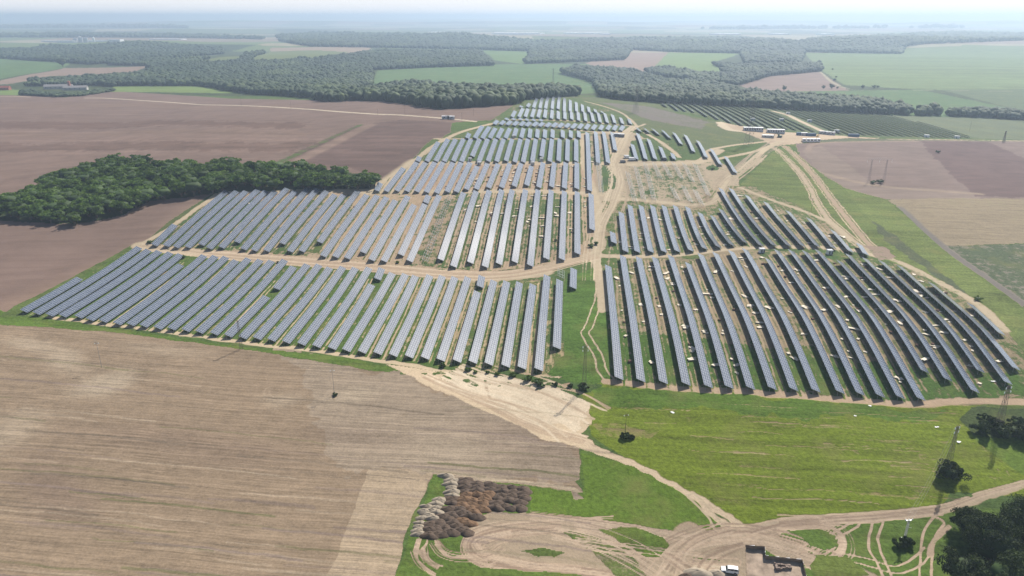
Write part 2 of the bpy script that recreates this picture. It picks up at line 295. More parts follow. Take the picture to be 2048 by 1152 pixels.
def foliage_mat(name, c1, c2, scale=.5, trans=.25, hue=.0, tone=False):
    m, nt, b = newmat(name)
    tc = N(nt, 'ShaderNodeTexCoord'); oi = N(nt, 'ShaderNodeObjectInfo'); g = N(nt, 'ShaderNodeNewGeometry')
    n = noise(nt, g.outputs['Position'], scale, 4, .7)
    f = mrange(nt, n, .3, .7)
    c = mixc(nt, f, c1, c2)
    v = mrange(nt, oi.outputs['Random'], 0, 1, .72, 1.3)
    if tone:
        ta = N(nt, 'ShaderNodeAttribute', attribute_name='tone').outputs['Fac']
        c = mixc(nt, mrange(nt, ta, .15, .9), c1, mixc(nt, mrange(nt, ta, .55, 1.0), c2, (.075, .105, .036)))
        v = mrange(nt, n, .3, .7, .75, 1.25)
    s = nt.nodes.new('ShaderNodeVectorMath'); s.operation = 'SCALE'; nt.links.new(c, s.inputs[0]); nt.links.new(v, s.inputs['Scale'])
    nt.links.new(s.outputs[0], b.inputs['Base Color'])
    b.inputs['Roughness'].default_value = .75; b.inputs['Specular IOR Level'].default_value = .2
    if trans:
        t = N(nt, 'ShaderNodeBsdfTranslucent'); nt.links.new(s.outputs[0], t.inputs['Color'])
        mx = N(nt, 'ShaderNodeMixShader'); mx.inputs[0].default_value = trans
        nt.links.new(b.outputs[0], mx.inputs[1]); nt.links.new(t.outputs[0], mx.inputs[2])
        nt.links.new(mx.outputs[0], nt.nodes['Material Output'].inputs['Surface'])
    return m

# ------------------------------------------------------------------ ground
def row_dists():
    Y = [-400., -200., -50., 40., 100., 135.]; y = 145.
    while y < 30000:
        Y.append(y)
        dy = max(.38, y*y*1.5/(HC*FPX))
        if y < 420: dy = min(dy, .55)
        if y < 1200: dy = min(dy, 3.0)
        elif y < 2500: dy = min(dy, 8.0)
        elif y < 6000: dy = min(dy, 40.0)
        else: dy = min(dy, y*.012)
        y += dy
    return np.array(Y+[30000., 31500.])
YD = row_dists(); NS = 1620
S_ = np.linspace(-1.08, 1.08, NS)
WD = np.maximum(YD, 150.0)
fx = S_[None, :]*WD[:, None]; fy = np.repeat(YD[:, None], NS, 1)
GXv = (fx*math.cos(YAW) - fy*math.sin(YAW)).ravel(); GYv = (fx*math.sin(YAW) + fy*math.cos(YAW)).ravel()
NV = len(GXv)
GZv = np.concatenate([Hf(GXv[i:i+200000], GYv[i:i+200000]) for i in range(0, NV, 200000)])
n1 = vnoise(GXv/9., GYv/9., 1)-.5; n2 = vnoise(GXv/2.6, GYv/2.6, 2)-.5
n3 = vnoise(GXv/9., GYv/9., 3)-.5; n4 = vnoise(GXv/2.6, GYv/2.6, 4)-.5
JX = n1*1.3+n2*.7; JY = n3*1.3+n4*.7
SOIL = np.zeros((NV, 3), np.float32); GRS = np.zeros((NV, 3), np.float32); VEG = np.zeros(NV, np.float32); CLS = np.zeros(NV, np.int8)

tan = (.30, .215, .145); sand = (.40, .325, .235); stub = (.198, .148, .101); plough = (.146, .102, .083); dark = (.108, .073, .062)
mauve = (.155, .115, .100); grn = (.060, .095, .026); vivid = (.080, .128, .018); olive = (.105, .125, .035); dull = (.085, .095, .055)
purp = (.10, .09, .08); farg = (.085, .135, .05)
SOIL[:] = tan; GRS[:] = grn; VEG[:] = .85
# the plain beyond the hills: a patchwork of long fields
farm = GYv > 1500
cxi = np.floor((GXv+vnoise(GXv/900, GYv/900, 9)*500)/620); cyi = np.floor((GYv+vnoise(GXv/1500, GYv/900, 11)*500)/430)
hh = hsh(cxi, cyi, 3)
pal = [((.20, .17, .10), (.09, .12, .04), .95), ((.20, .15, .11), (.1, .12, .05), .0), ((.26, .23, .15), (.1, .1, .05), .1), ((.2, .2, .1), (.030, .050, .022), 1.0), ((.2, .17, .1), (.11, .15, .06), .98)]
for q, (a, b, c) in enumerate(pal):
    sel = farm & (hh >= q/5) & (hh <= (q+1)/5)
    SOIL[sel] = a; GRS[sel] = b; VEG[sel] = c
CLS[farm] = 7
sel = (GYv > 1100) & (GYv < 2900) & ~(hh < -1)
SOIL[sel] = (.08, .07, .04); GRS[sel] = (.040, .058, .024); VEG[sel] = .97; CLS[sel] = 7

def pip(X, Y, P):
    ins = np.zeros(len(X), bool); j = len(P)-1
    for i in range(len(P)):
        xi, yi = P[i]; xj, yj = P[j]
        if yi != yj:
            c = ((yi > Y) != (yj > Y)) & (X < (xj-xi)*(Y-yi)/(yj-yi)+xi)
            ins ^= c
        j = i
    return ins

def wpoly(px): return np.array([at(u, v)[:2] for u, v in px])

def paint(px, soil=None, grass=None, veg=None, cls=None, jag=1.0):
    P = wpoly(px)
    x0, y0 = P.min(0)-3; x1, y1 = P.max(0)+3
    idx = np.nonzero((GXv > x0) & (GXv < x1) & (GYv > y0) & (GYv < y1))[0]
    X = GXv[idx]+JX[idx]*jag; Y = GYv[idx]+JY[idx]*jag
    idx = idx[pip(X, Y, P)]
    if soil is not None: SOIL[idx] = soil
    if grass is not None: GRS[idx] = grass
    if veg is not None: VEG[idx] = veg
    if cls is not None: CLS[idx] = cls
    return idx

def stroke(px, w, soil=None, veg=0.0, cls=3, jag=1.0, ruts=False, world=None, w1=None, soft=.35, rw=.36, amt=1.0):
    """a worn track along px, w metres wide; ruts gives two wheel lines"""
    P = wpoly(px) if world is None else np.array(world)
    # densify smoothly
    Q = [P[0]]
    for i in range(len(P)-1):
        p0 = P[max(i-1, 0)]; p1 = P[i]; p2 = P[i+1]; p3 = P[min(i+2, len(P)-1)]
        for t in np.linspace(0, 1, 7)[1:]:
            Q.append(.5*((2*p1)+(-p0+p2)*t+(2*p0-5*p1+4*p2-p3)*t*t+(-p0+3*p1-3*p2+p3)*t**3))
    Q = np.array(Q)
    m = w*1.6+3
    x0, y0 = Q.min(0)-m; x1, y1 = Q.max(0)+m
    idx = np.nonzero((GXv > x0) & (GXv < x1) & (GYv > y0) & (GYv < y1))[0]
    X = GXv[idx]+JX[idx]*jag*.6; Y = GYv[idx]+JY[idx]*jag*.6
    best = np.full(len(idx), 1e9)
    for i in range(len(Q)-1):
        a = Q[i]; b = Q[i+1]; d = b-a; L2 = float(d@d)+1e-9
        lo = np.minimum(a, b)-m; hi = np.maximum(a, b)+m
        s = np.nonzero((X > lo[0]) & (X < hi[0]) & (Y > lo[1]) & (Y < hi[1]))[0]
        if not len(s): continue
        tr = ((X[s]-a[0])*d[0]+(Y[s]-a[1])*d[1])/L2; t = np.clip(tr, 0, 1)
        dd = np.hypot(X[s]-a[0]-t*d[0], Y[s]-a[1]-t*d[1])
        if ruts: dd = np.where(((i == 0) & (tr < 0)) | ((i == len(Q)-2) & (tr > 1)), 1e3, dd)
        if w1 is not None: dd = dd*w/(w+(w1-w)*(i+t)/(len(Q)-1))
        best[s] = np.minimum(best[s], dd)
    if ruts: best = np.abs(best-w*.5); hw = rw
    else: hw = w*.5
    a = np.clip((hw*(1+soft)-best)/(hw*soft*2), 0, 1)
    s = a > 0; idx = idx[s]; a = a[s]*amt
    if soil is not None: SOIL[idx] = SOIL[idx]*(1-a[:, None])+np.array(soil)*a[:, None]
    if veg is not None: VEG[idx] = VEG[idx]*(1-a)+veg*a
    if cls is not None and not ruts: CLS[idx[a > .5]] = cls
    return idx

def streaks(px, half, n, cols, seed=1, veg=0.0, w=.5, amt=.7, part=True):
    r = np.random.RandomState(seed); P = wpoly(px)
    D = np.gradient(P, axis=0); D /= np.linalg.norm(D, axis=1)[:, None]; Nn = np.stack([D[:, 1], -D[:, 0]], 1)
    for k in range(n):
        o = r.uniform(-half, half)+np.cumsum(r.normal(scale=half*.12, size=len(P)))
        a, b = 0, len(P)
        if part and len(P) > 4: a = r.randint(0, len(P)//2-1); b = min(len(P), a+3+r.randint(0, len(P)))
        Q = (P+Nn*o[:, None])[a:b]
        if len(Q) < 2: continue
        stroke(None, w*r.uniform(.7, 1.3), cols[r.randint(len(cols))], veg, None, .3, world=Q, amt=amt)

# class: 0 meadow, 1 stubble field, 2 ploughed field, 3 dirt track, 4 bare soil, 5 solar park ground, 6 crop field, 7 far farmland, 8 weedy ground
# left ploughed land
paint([(-900, 189), (0, 190), (130, 195), (232, 183), (640, 200), (770, 203), (850, 214), (880, 219), (1030, 209), (985, 240), (905, 245), (900, 265), (840, 305), (790, 345), (765, 362), (740, 376), (440, 386), (400, 412), (290, 482), (160, 550), (30, 614), (0, 632), (-900, 900)], plough, grn, .0, 2)
paint([(575, 322), (720, 250), (800, 240), (905, 245), (900, 265), (765, 362), (700, 335)], dark, grn, .0, 2)
paint([(-900, 330), (0, 395), (300, 290), (560, 300), (640, 250), (-900, 235)], (.155, .108, .087), grn, .0, 2, 6)
for (v0, v1, c) in ((205, 214, (.155, .108, .084)), (243, 252, (.115, .076, .06)), (262, 268, (.155, .108, .084)), (285, 300, (.12, .08, .063))):
    paint([(-600, v0+8), (0, v0), (300, v0-2), (620, v0+4), (600, v1+4), (300, v1), (0, v1+4), (-600, v1+12)], c, None, None, 2, 14)
stroke([(556, 326), (640, 287), (722, 250)], 9, None, .55, 0)
stroke([(590, 324), (660, 290), (740, 250)], 12, (.17, .12, .095), .0, 2)
stroke([(-200, 190), (0, 193), (60, 194)], 4, sand, 0); stroke([(170, 196), (240, 198), (480, 211), (700, 225), (800, 230), (880, 236), (950, 243)], 4.5, (.42, .36, .27), 0)
stroke([(400, 412), (330, 470), (200, 545), (0, 625), (-300, 760)], 22, (.18, .125, .095), 0, 2, soft=.6)
# valley edge green strips
paint([(225, 173), (330, 171), (420, 174), (500, 187), (400, 186), (300, 184), (215, 184)], tan, (.12, .17, .05), .95, 0)
paint([(-300, 175), (0, 178), (45, 180), (45, 191), (0, 190), (-300, 188)], tan, (.12, .17, .05), .95, 0)
# far fields
paint([(-700, 118), (0, 117), (150, 122), (125, 136), (0, 158), (-700, 190)], tan, (.075, .13, .045), 1, 6, 3)
paint([(-200, 180), (0, 161), (130, 136), (300, 132), (262, 147), (100, 152), (20, 168)], (.20, .145, .11), grn, 0, 2, 3)
paint([(745, 168), (755, 141), (860, 135), (1100, 128), (1185, 128), (1215, 185), (1100, 190), (900, 178), (830, 165), (760, 175)], tan, (.080, .135, .050), 1, 6, 3)
paint([(540, 96), (740, 95), (742, 100), (620, 113), (545, 110)], (.24, .18, .13), grn, 0, 2, 3)
paint([(965, 101), (1090, 103), (1045, 128), (990, 121)], tan, (.10, .16, .05), 1, 6, 3)
paint([(1170, 126), (1258, 105), (1337, 105), (1322, 135), (1318, 160), (1240, 150)], (.22, .155, .12), grn, 0, 2, 3)
paint([(1337, 105), (1480, 107), (1425, 125), (1475, 142), (1400, 146), (1310, 132)], tan, (.13, .19, .06), 1, 6, 3)
paint([(1495, 128), (1590, 122), (1600, 128), (1500, 134)], tan, (.11, .16, .06), 1, 6, 3)
paint([(1610, 105), (1790, 104), (1850, 95), (2048, 91), (2500, 88), (2500, 186), (2048, 181), (1850, 180), (1690, 170), (1640, 140)], (.2, .18, .1), (.120, .165, .065), .97, 6, 3)
paint([(1560, 183), (1840, 179), (1900, 192), (2048, 222), (2500, 262), (1800, 240), (1700, 200)], tan, (.072, .125, .045), 1, 6, 3)
paint([(1880, 179), (2500, 183), (2500, 262), (2048, 222)], tan, (.085, .115, .055), 1, 6, 3)
stroke([(1878, 180), (1960, 203), (2048, 222)], 5, None, 1.0, None)
paint([(1470, 172), (1540, 152), (1640, 143), (1700, 181), (1560, 183), (1480, 180)], (.19, .135, .11), grn, 0, 2, 3)
stroke([(1640, 143), (1700, 178), (1870, 181), (2100, 183)], 6, (.3, .27, .18), .4, None)
paint([(1840, 84), (2048, 81), (2048, 88), (1850, 90)], (.22, .16, .13), grn, 0, 2, 3)
RF = np.random.RandomState(8)
for k_ in range(60):
    u = RF.uniform(1650, 2100); v = RF.uniform(95, 175); L_ = RF.uniform(80, 300)
    stroke([(u, v), (u+L_*.5, v+1), (u+L_, v+2)], RF.uniform(5, 26), None, RF.uniform(.6, .95) if k_ % 2 else 1.0, None, 3, amt=.6)
    i_ = stroke([(u-30, v+3), (u+L_*.5, v+4), (u+L_, v+5)], RF.uniform(8, 40), None, None, None, 3); GRS[i_] = GRS[i_]*RF.uniform(.82, 1.18)
for k_ in range(26):
    u = RF.uniform(760, 1100); v = RF.uniform(135, 178)
    i_ = stroke([(u, v), (u+60, v), (u+120, v+1)], RF.uniform(6, 20), None, None, None, 3); GRS[i_] = GRS[i_]*RF.uniform(.85, 1.15)
for k_ in range(60):
    u = RF.uniform(-200, 800); v = RF.uniform(205, 330); L_ = RF.uniform(200, 600)
    i_ = stroke([(u, v), (u+L_*.5, v+RF.uniform(-1, 2)), (u+L_, v+3)], RF.uniform(1.5, 7), None, None, None, 2); i_ = i_[CLS[i_] == 2]; SOIL[i_] = SOIL[i_]*RF.uniform(.88, 1.14)
for k_ in range(40):
    u = RF.uniform(1620, 2000); v = RF.uniform(288, 395); L_ = RF.uniform(100, 300)
    i_ = stroke([(u, v), (u+L_*.5, v+1), (u+L_, v+2)], RF.uniform(1, 4), None, None, None, 2); i_ = i_[CLS[i_] == 2]; SOIL[i_] = SOIL[i_]*RF.uniform(.9, 1.12)
for hp in ([(500, 126), (540, 103), (640, 101), (700, 104), (625, 118), (560, 126)], [(385, 127), (440, 114), (492, 112), (480, 124), (430, 130)], [(330, 120), (400, 112), (420, 116), (350, 124)]):
    paint(hp, (.22, .17, .10), (.11, .135, .045), .85, 7, 4)
# weedy hill between the two parks
paint([(1262, 243), (1160, 199), (1140, 193), (1235, 195), (1320, 208), (1350, 225), (1440, 245), (1490, 262), (1560, 282), (1550, 300), (1480, 340), (1400, 300), (1290, 265)], (.14, .12, .10), (.085, .105, .045), .72, 8)
paint([(1200, 205), (1290, 212), (1420, 245), (1400, 258), (1300, 240)], (.15, .13, .115), dull, .45, 8, 3)
paint([(1460, 290), (1535, 282), (1500, 310), (1440, 345), (1405, 330)], tan, grn, .85, 8)
# far solar field and yard
paint([(1316, 207), (1520, 214), (1765, 229), (1960, 277), (1850, 276), (1700, 272), (1590, 263), (1500, 257), (1445, 244), (1385, 227), (1340, 222)], (.16, .155, .10), (.080, .105, .05), .8, 5)
stroke([(1545, 222), (1575, 230), (1600, 242), (1650, 265)], 7, sand, .05)
paint([(1760, 229), (2048, 239), (2500, 262), (2500, 288), (1960, 277)], (.2, .17, .13), (.105, .125, .07), .9, 8, 3)
paint([(1435, 252), (1440, 243), (1470, 250), (1560, 263), (1700, 273), (1760, 276), (1700, 283), (1620, 283), (1590, 288), (1545, 292), (1530, 282), (1490, 266)], (.36, .28, .20), grn, .05, 4)
stroke([(1690, 278), (1850, 279), (2048, 282), (2300, 286)], 4, sand, .3)
paint([(1600, 283), (1700, 276), (1800, 279), (1990, 281), (1750, 283), (1640, 290)], tan, dull, .7, 8)
# right ploughed land
paint([(1590, 287), (1700, 284), (1850, 281), (2048, 283), (2500, 288), (2500, 405), (1960, 400), (1770, 398), (1690, 376), (1640, 345), (1600, 312)], mauve, grn, 0, 2)
paint([(1600, 300), (1640, 290), (1720, 350), (1760, 372), (1960, 385), (1960, 400), (1770, 398), (1690, 376), (1640, 345)], (.175, .135, .112), grn, 0, 2, 3)
paint([(1843, 282), (1975, 284), (2120, 350), (2200, 400), (1950, 393), (1905, 352), (1858, 305)], (.110, .074, .068), grn, 0, 2, 3)
stroke([(1615, 300), (1630, 288), (1700, 284), (1830, 282)], 5, (.2, .15, .12), 0, None)
stroke([(1640, 345), (1760, 372), (1960, 388)], 6, (.22, .17, .13), 0, None)
# right meadow
paint([(1545, 305), (1575, 292), (1600, 312), (1640, 345), (1690, 376), (1770, 398), (1890, 492), (1960, 545), (2048, 606), (2500, 900), (2048, 905), (1940, 812), (1850, 808), (2048, 790), (2040, 700), (1960, 612), (1830, 542), (1740, 508), (1700, 472), (1600, 412), (1480, 372)], tan, (.095, .125, .035), .9, 0)
paint([(1690, 380), (1770, 400), (1890, 495), (2048, 640), (2048, 760), (1980, 640), (1800, 530), (1740, 440)], tan, (.110, .140, .040), .88, 0, 2)
paint([(1740, 440), (1790, 470), (1900, 560), (1960, 610), (1880, 560), (1770, 480)], tan, (.07, .085, .045), .85, 8, 2)
paint([(1770, 399), (2500, 405), (2500, 487), (2048, 487), (1890, 492), (1830, 440)], (.205, .165, .11), olive, .33, 1, 2)
paint([(1890, 492), (2500, 487), (2500, 900), (2048, 606), (1960, 545)], (.22, .19, .15), (.065, .085, .045), .62, 8, 2)
stroke([(1800, 415), (1880, 488), (1960, 546), (2048, 610), (2200, 720)], 4.5, (.14, .125, .11), .15, 8)
stroke([(1792, 415), (1874, 492), (1950, 548), (2040, 614)], 2.2, None, 1.0, None)
paint([(2048, 605), (2100, 640), (2100, 820), (2048, 760), (2030, 700)], tan, (.1, .13, .04), .9, 0)
# front meadow on the right, crop corner
paint([(1160, 765), (1225, 766), (1600, 790), (1850, 808), (1950, 812), (2500, 850), (2500, 1000), (1900, 985), (1880, 1020), (1600, 1042), (1500, 1062), (1300, 945), (1180, 870)], (.24, .195, .09), (.108, .142, .016), .76, 0)
paint([(1180, 775), (1600, 800), (1900, 830), (1880, 850), (1500, 830), (1190, 810)], None, (.070, .118, .018), .85, 0, 4)
paint([(1940, 870), (2048, 875), (2200, 900), (2300, 960), (2048, 950), (1990, 910)], tan, (.085, .13, .02), .95, 6)
paint([(1950, 815), (2200, 815), (2200, 880), (1950, 872), (1925, 840)], tan, (.05, .07, .025), .85, 8)
paint([(700, 1300), (790, 1152), (868, 948), (930, 952), (1060, 975), (1175, 985), (1150, 940), (1165, 895), (1260, 925), (1400, 1000), (1440, 1060), (1500, 1062), (1600, 1042), (1880, 1020), (2300, 1000), (2600, 1400), (700, 1400)], (.24, .18, .12), (.070, .110, .022), .9, 0)
paint([(1060, 978), (1170, 988), (1165, 905), (1260, 930), (1400, 1003), (1425, 1040), (1430, 1060), (1380, 1062), (1250, 1047), (1060, 1022)], tan, vivid, .96, 6)
# stubble field in front
paint([(-900, 650), (0, 648), (240, 664), (470, 695), (690, 727), (780, 744), (830, 760), (900, 790), (1000, 838), (1100, 875), (1160, 893), (1162, 925), (1138, 950), (1172, 985), (1110, 980), (990, 965), (870, 948), (830, 1020), (785, 1160), (740, 1400), (-900, 1400)], stub, (.085, .10, .035), .08, 1)
paint([(735, 935), (868, 947), (830, 1020), (785, 1160), (740, 1400), (560, 1400), (650, 1160), (705, 1030)], (.27, .21, .145), olive, .04, 1)
paint([(560, 690), (780, 744), (900, 790), (1100, 875), (1160, 893), (1162, 985), (700, 940), (640, 850)], (.225, .178, .130), olive, .08, 1, 8)
paint([(880, 946), (1150, 975), (1172, 985), (1000, 966)], (.28, .225, .16), olive, .03, 1)
for (u, v, a, b, q0, q1) in ((765, 975, 52, 36, -1.4, 2.6), (765, 975, 44, 30, -1.0, 2.2), (765, 975, 60, 42, -.9, 1.6), (545, 785, 16, 12, 1.6, 4.4), (552, 785, 12, 9, 1.6, 4.0), (795, 795, 14, 12, -1.2, 1.4), (790, 795, 22, 16, -1.2, .9)):
    stroke([(u+a*math.cos(q), v+b*math.sin(q)) for q in np.linspace(q0, q1, 9)], .55, (.255, .20, .145), 0, None, amt=.6)
def blob(u, v, rx, ry, an, col, amt, only=1):
    p = at(u, v); c_, s_ = math.cos(an), math.sin(an); R_ = max(rx, ry)*2.2
    idx = np.nonzero((np.abs(GXv-p[0]) < R_) & (np.abs(GYv-p[1]) < R_) & (CLS == only))[0]
    X = GXv[idx]-p[0]+JX[idx]*2; Y = GYv[idx]-p[1]+JY[idx]*2
    a = X*c_+Y*s_; b = -X*s_+Y*c_
    w_ = amt*np.exp(-((a/rx)**2+(b/ry)**2)**1.5)[:, None]
    SOIL[idx] = SOIL[idx]*(1-w_)+np.array(col)*w_
for q in ((200, 770, 10, 9, 0, .8), (235, 760, 7, 10, .3, .7), (130, 720, 16, 6, -.6, .7), (60, 690, 14, 5, -.3, .6), (20, 860, 10, 12, 0, .6), (700, 790, 12, 6, .3, .7), (560, 800, 8, 5, 0, .5), (330, 700, 20, 5, -.1, .35), (900, 900, 16, 8, 0, .4)):
    blob(q[0], q[1], q[2], q[3], q[4], (.29, .235, .17), q[5])
for q in ((1050, 880, 22, 10, -.3, .35), (450, 900, 30, 10, -.1, .35), (120, 1000, 18, 9, -.5, .5), (700, 870, 20, 7, -.1, .3), (250, 870, 26, 8, 0, .3), (90, 940, 14, 7, -.6, .4)):
    blob(q[0], q[1], q[2], q[3], q[4], (.150, .108, .082), q[5])
# green verge between stubble and park, edges of the park
paint([(-300, 640), (0, 620), (40, 630), (240, 658), (470, 692), (700, 716), (800, 738), (780, 745), (470, 696), (240, 665), (0, 649), (-900, 650)], tan, (.075, .120, .022), .96, 0)
paint([(0, 634), (30, 612), (160, 546), (270, 486), (306, 498), (60, 632)], tan, (.075, .105, .030), .92, 0)
paint([(290, 484), (330, 448), (400, 402), (425, 388), (445, 384), (440, 394), (330, 495)], tan, (.07, .09, .035), .85, 8)
# solar park ground
paint([(45, 630), (160, 555), (270, 492), (480, 515), (620, 530), (760, 548), (960, 560), (1080, 562), (1130, 555), (1128, 720), (1090, 750), (960, 742), (800, 724), (600, 700), (400, 670), (200, 645)], (.34, .265, .15), (.058, .100, .022), .74, 5)
paint([(860, 560), (1130, 555), (1128, 740), (1090, 750), (900, 740)], None, (.060, .095, .026), .62, 5, 6)
paint([(300, 487), (440, 386), (560, 379), (760, 383), (860, 381), (1180, 386), (1205, 500), (1130, 522), (960, 547), (800, 532), (600, 517), (330, 497)], (.33, .245, .165), (.055, .090, .026), .36, 5)
paint([(300, 487), (420, 400), (540, 400), (560, 470), (520, 500), (330, 497)], None, None, .62, 5, 6)
paint([(560, 400), (700, 400), (720, 420), (640, 510), (540, 505)], None, None, .6, 5, 6)
paint([(860, 400), (960, 400), (1000, 450), (950, 540), (820, 530)], None, None, .52, 5, 6)
paint([(1000, 400), (1150, 400), (1170, 470), (1120, 520), (990, 530)], None, None, .66, 5, 6)
paint([(745, 380), (830, 325), (1190, 327), (1198, 386), (860, 382)], (.30, .215, .15), (.055, .090, .026), .24, 5)
paint([(822, 326), (850, 290), (870, 276), (1162, 277), (1170, 326)], (.28, .21, .14), (.058, .095, .028), .84, 5)
paint([(880, 277), (905, 262), (960, 248), (1172, 262), (1168, 278)], (.30, .23, .16), (.060, .095, .030), .80, 5)
paint([(980, 246), (1038, 206), (1100, 191), (1145, 192), (1180, 202), (1270, 243), (1255, 263), (1100, 262), (960, 250)], (.30, .23, .16), (.060, .095, .030), .74, 5)
paint([(1163, 266), (1262, 263), (1290, 276), (1380, 286), (1475, 345), (1480, 372), (1440, 398), (1205, 502), (1190, 502), (1192, 330)], (.31, .25, .175), (.070, .095, .035), .34, 4)
paint([(1262, 282), (1330, 272), (1380, 285), (1420, 318), (1340, 322), (1258, 320)], (.33, .25, .17), (.060, .095, .030), .78, 5)
paint([(1176, 266), (1230, 270), (1232, 325), (1176, 328)], (.33, .25, .17), (.060, .095, .030), .55, 5)
paint([(1205, 330), (1222, 335), (1235, 375), (1205, 385)], None, (.05, .085, .03), .8, 5)
paint([(1250, 330), (1400, 328), (1425, 375), (1410, 412), (1262, 405)], None, (.055, .090, .03), .42, 5)
paint([(1202, 402), (1300, 402), (1370, 412), (1440, 372), (1505, 372), (1600, 412), (1700, 470), (1745, 508), (1560, 498), (1215, 512)], (.28, .215, .14), (.060, .098, .026), .58, 5)
paint([(1320, 430), (1440, 440), (1600, 440), (1700, 495), (1320, 500)], None, None, .62, 5, 4)
paint([(1205, 530), (1235, 510), (1470, 500), (1560, 502), (1745, 512), (1835, 542), (1965, 612), (2045, 700), (2060, 792), (1950, 802), (1840, 804), (1600, 787), (1225, 768)], (.245, .19, .12), (.062, .095, .026), .52, 5)
paint([(1200, 660), (1500, 690), (1700, 700), (2040, 745), (2060, 795), (1840, 804), (1225, 768)], None, (.055, .100, .020), .80, 5, 5)
paint([(1500, 640), (1800, 620), (2000, 700), (2040, 745), (1700, 720)], None, (.08, .095, .035), .58, 5, 5)
paint([(1128, 558), (1205, 528), (1212, 600), (1222, 765), (1160, 772), (1092, 748), (1126, 712)], tan, (.065, .118, .022), .93, 0)
paint([(1062, 556), (1100, 540), (1150, 545), (1128, 562)], tan, (.06, .1, .03), .7, 8)
for (u, v, r) in ((365, 512, 9), (1190, 480, 14), (1112, 495, 10), (1213, 350, 9), (1215, 375, 10), (1165, 520, 12), (1300, 385, 8), (1220, 515, 9), (845, 505, 8), (1380, 512, 14), (1530, 508, 10), (1665, 512, 12), (590, 500, 6), (1425, 336, 10), (1230, 355, 8), (1460, 358, 6)):
    paint([(u+r*math.cos(q)*1.3, v+r*.55*math.sin(q)) for q in np.linspace(0, 6.28, 10)[:-1]], None, (.05, .09, .025), .85, None, 1.5)
# tracks through the park
T = (.355, .290, .20)
stroke([(278, 490), (330, 499), (420, 507), (560, 519), (680, 529), (800, 540), (900, 548), (960, 551), (1020, 548), (1080, 538), (1140, 523), (1190, 510)], 7.5, T, .12)
stroke([(780, 538), (880, 550), (960, 556), (1040, 552), (1090, 545)], 8, T, .10)
stroke([(1185, 511), (1250, 513), (1300, 512), (1380, 508), (1470, 498), (1560, 494), (1650, 495), (1720, 503), (1760, 515)], 5, T, .12)
stroke([(1745, 505), (1800, 525), (1870, 560), (1950, 605), (2010, 660)], 5, T, .35)
stroke([(100, 634), (200, 647), (330, 663), (480, 684), (640, 703), (760, 721), (900, 744), (1000, 751), (1090, 754)], 2.8, (.40, .32, .215), .18, jag=1.6)
stroke([(290, 484), (340, 455), (400, 412), (440, 384)], 3.5, T, .1)
stroke([(440, 384), (560, 381), (660, 381), (740, 382), (850, 383), (1000, 382), (1130, 384), (1200, 388)], 7, T, .05)
stroke([(735, 384), (775, 362), (830, 322), (870, 290), (920, 265), (985, 247)], 5, T, .05)
stroke([(735, 384), (775, 362), (830, 322)], 11, T, .05)
stroke([(830, 326), (1000, 326), (1190, 327), (1260, 329), (1340, 327), (1400, 322), (1440, 300)], 7, T, .05)
stroke([(870, 278), (1000, 278), (1165, 278)], 3.5, T, .1)
stroke([(985, 247), (1100, 252), (1180, 263), (1255, 262), (1275, 252)], 4.5, T, .1); stroke([(1020, 240), (1130, 241), (1240, 250), (1270, 252)], 4, T, .1)
stroke([(1165, 268), (1168, 325), (1190, 390), (1196, 450), (1192, 508)], 4.5, T, .06)
stroke([(1275, 252), (1255, 262), (1245, 290), (1228, 320), (1240, 360), (1230, 400), (1205, 450), (1195, 508)], 4.6, T, .15)
stroke([(1170, 203), (1235, 222), (1260, 238), (1275, 252), (1290, 248)], 3, T, .1)
stroke([(1190, 510), (1200, 560), (1195, 600), (1178, 650), (1170, 668), (1190, 700), (1205, 740), (1222, 765)], 3.4, T, 0, None, ruts=True)
stroke([(1190, 515), (1200, 560), (1205, 620)], 5, T, .15)
stroke([(1210, 763), (1350, 777), (1500, 785), (1650, 797), (1780, 806), (1850, 809), (1920, 803), (2060, 804), (2200, 815)], 3.3, (.34, .25, .17), .1)
stroke([(1560, 283), (1530, 300), (1500, 325), (1460, 355), (1440, 385), (1425, 405), (1380, 410), (1300, 402), (1240, 398)], 5, T, .18)
stroke([(1520, 318), (1480, 340), (1462, 356)], 9, T, .45)
stroke([(1535, 283), (1470, 290), (1420, 300), (1410, 312), (1400, 322)], 4, T, .08); stroke([(1540, 292), (1500, 305), (1450, 315), (1410, 322)], 4, T, .08)
stroke([(1290, 265), (1330, 290), (1360, 315)], 4, T, .15)
stroke([(1550, 296), (1590, 335), (1620, 375), (1630, 400), (1650, 430), (1690, 468), (1740, 503)], 5.5, T, .0, None, ruts=True); stroke([(1550, 296), (1590, 335), (1620, 375), (1630, 400), (1650, 430), (1690, 468), (1740, 503)], 3.8, (.34, .27, .19), .35)
stroke([(1570, 292), (1610, 330), (1635, 360), (1665, 400), (1700, 445), (1730, 480), (1765, 512)], 3.6, (.29, .22, .155), .25)
stroke([(1570, 292), (1610, 330), (1635, 360), (1665, 400), (1700, 445), (1730, 480), (1765, 512)], 5.5, T, 0, None, ruts=True)
stroke([(1480, 375), (1530, 395), (1600, 420), (1660, 445), (1700, 480)], 3.5, T, .35)
paint([(1730, 490), (1765, 495), (1800, 515), (1760, 520)], (.22, .165, .125), grn, .3, 4, 3)
stroke([(1440, 245), (1455, 258), (1475, 262)], 9, (.42, .35, .25), 0)
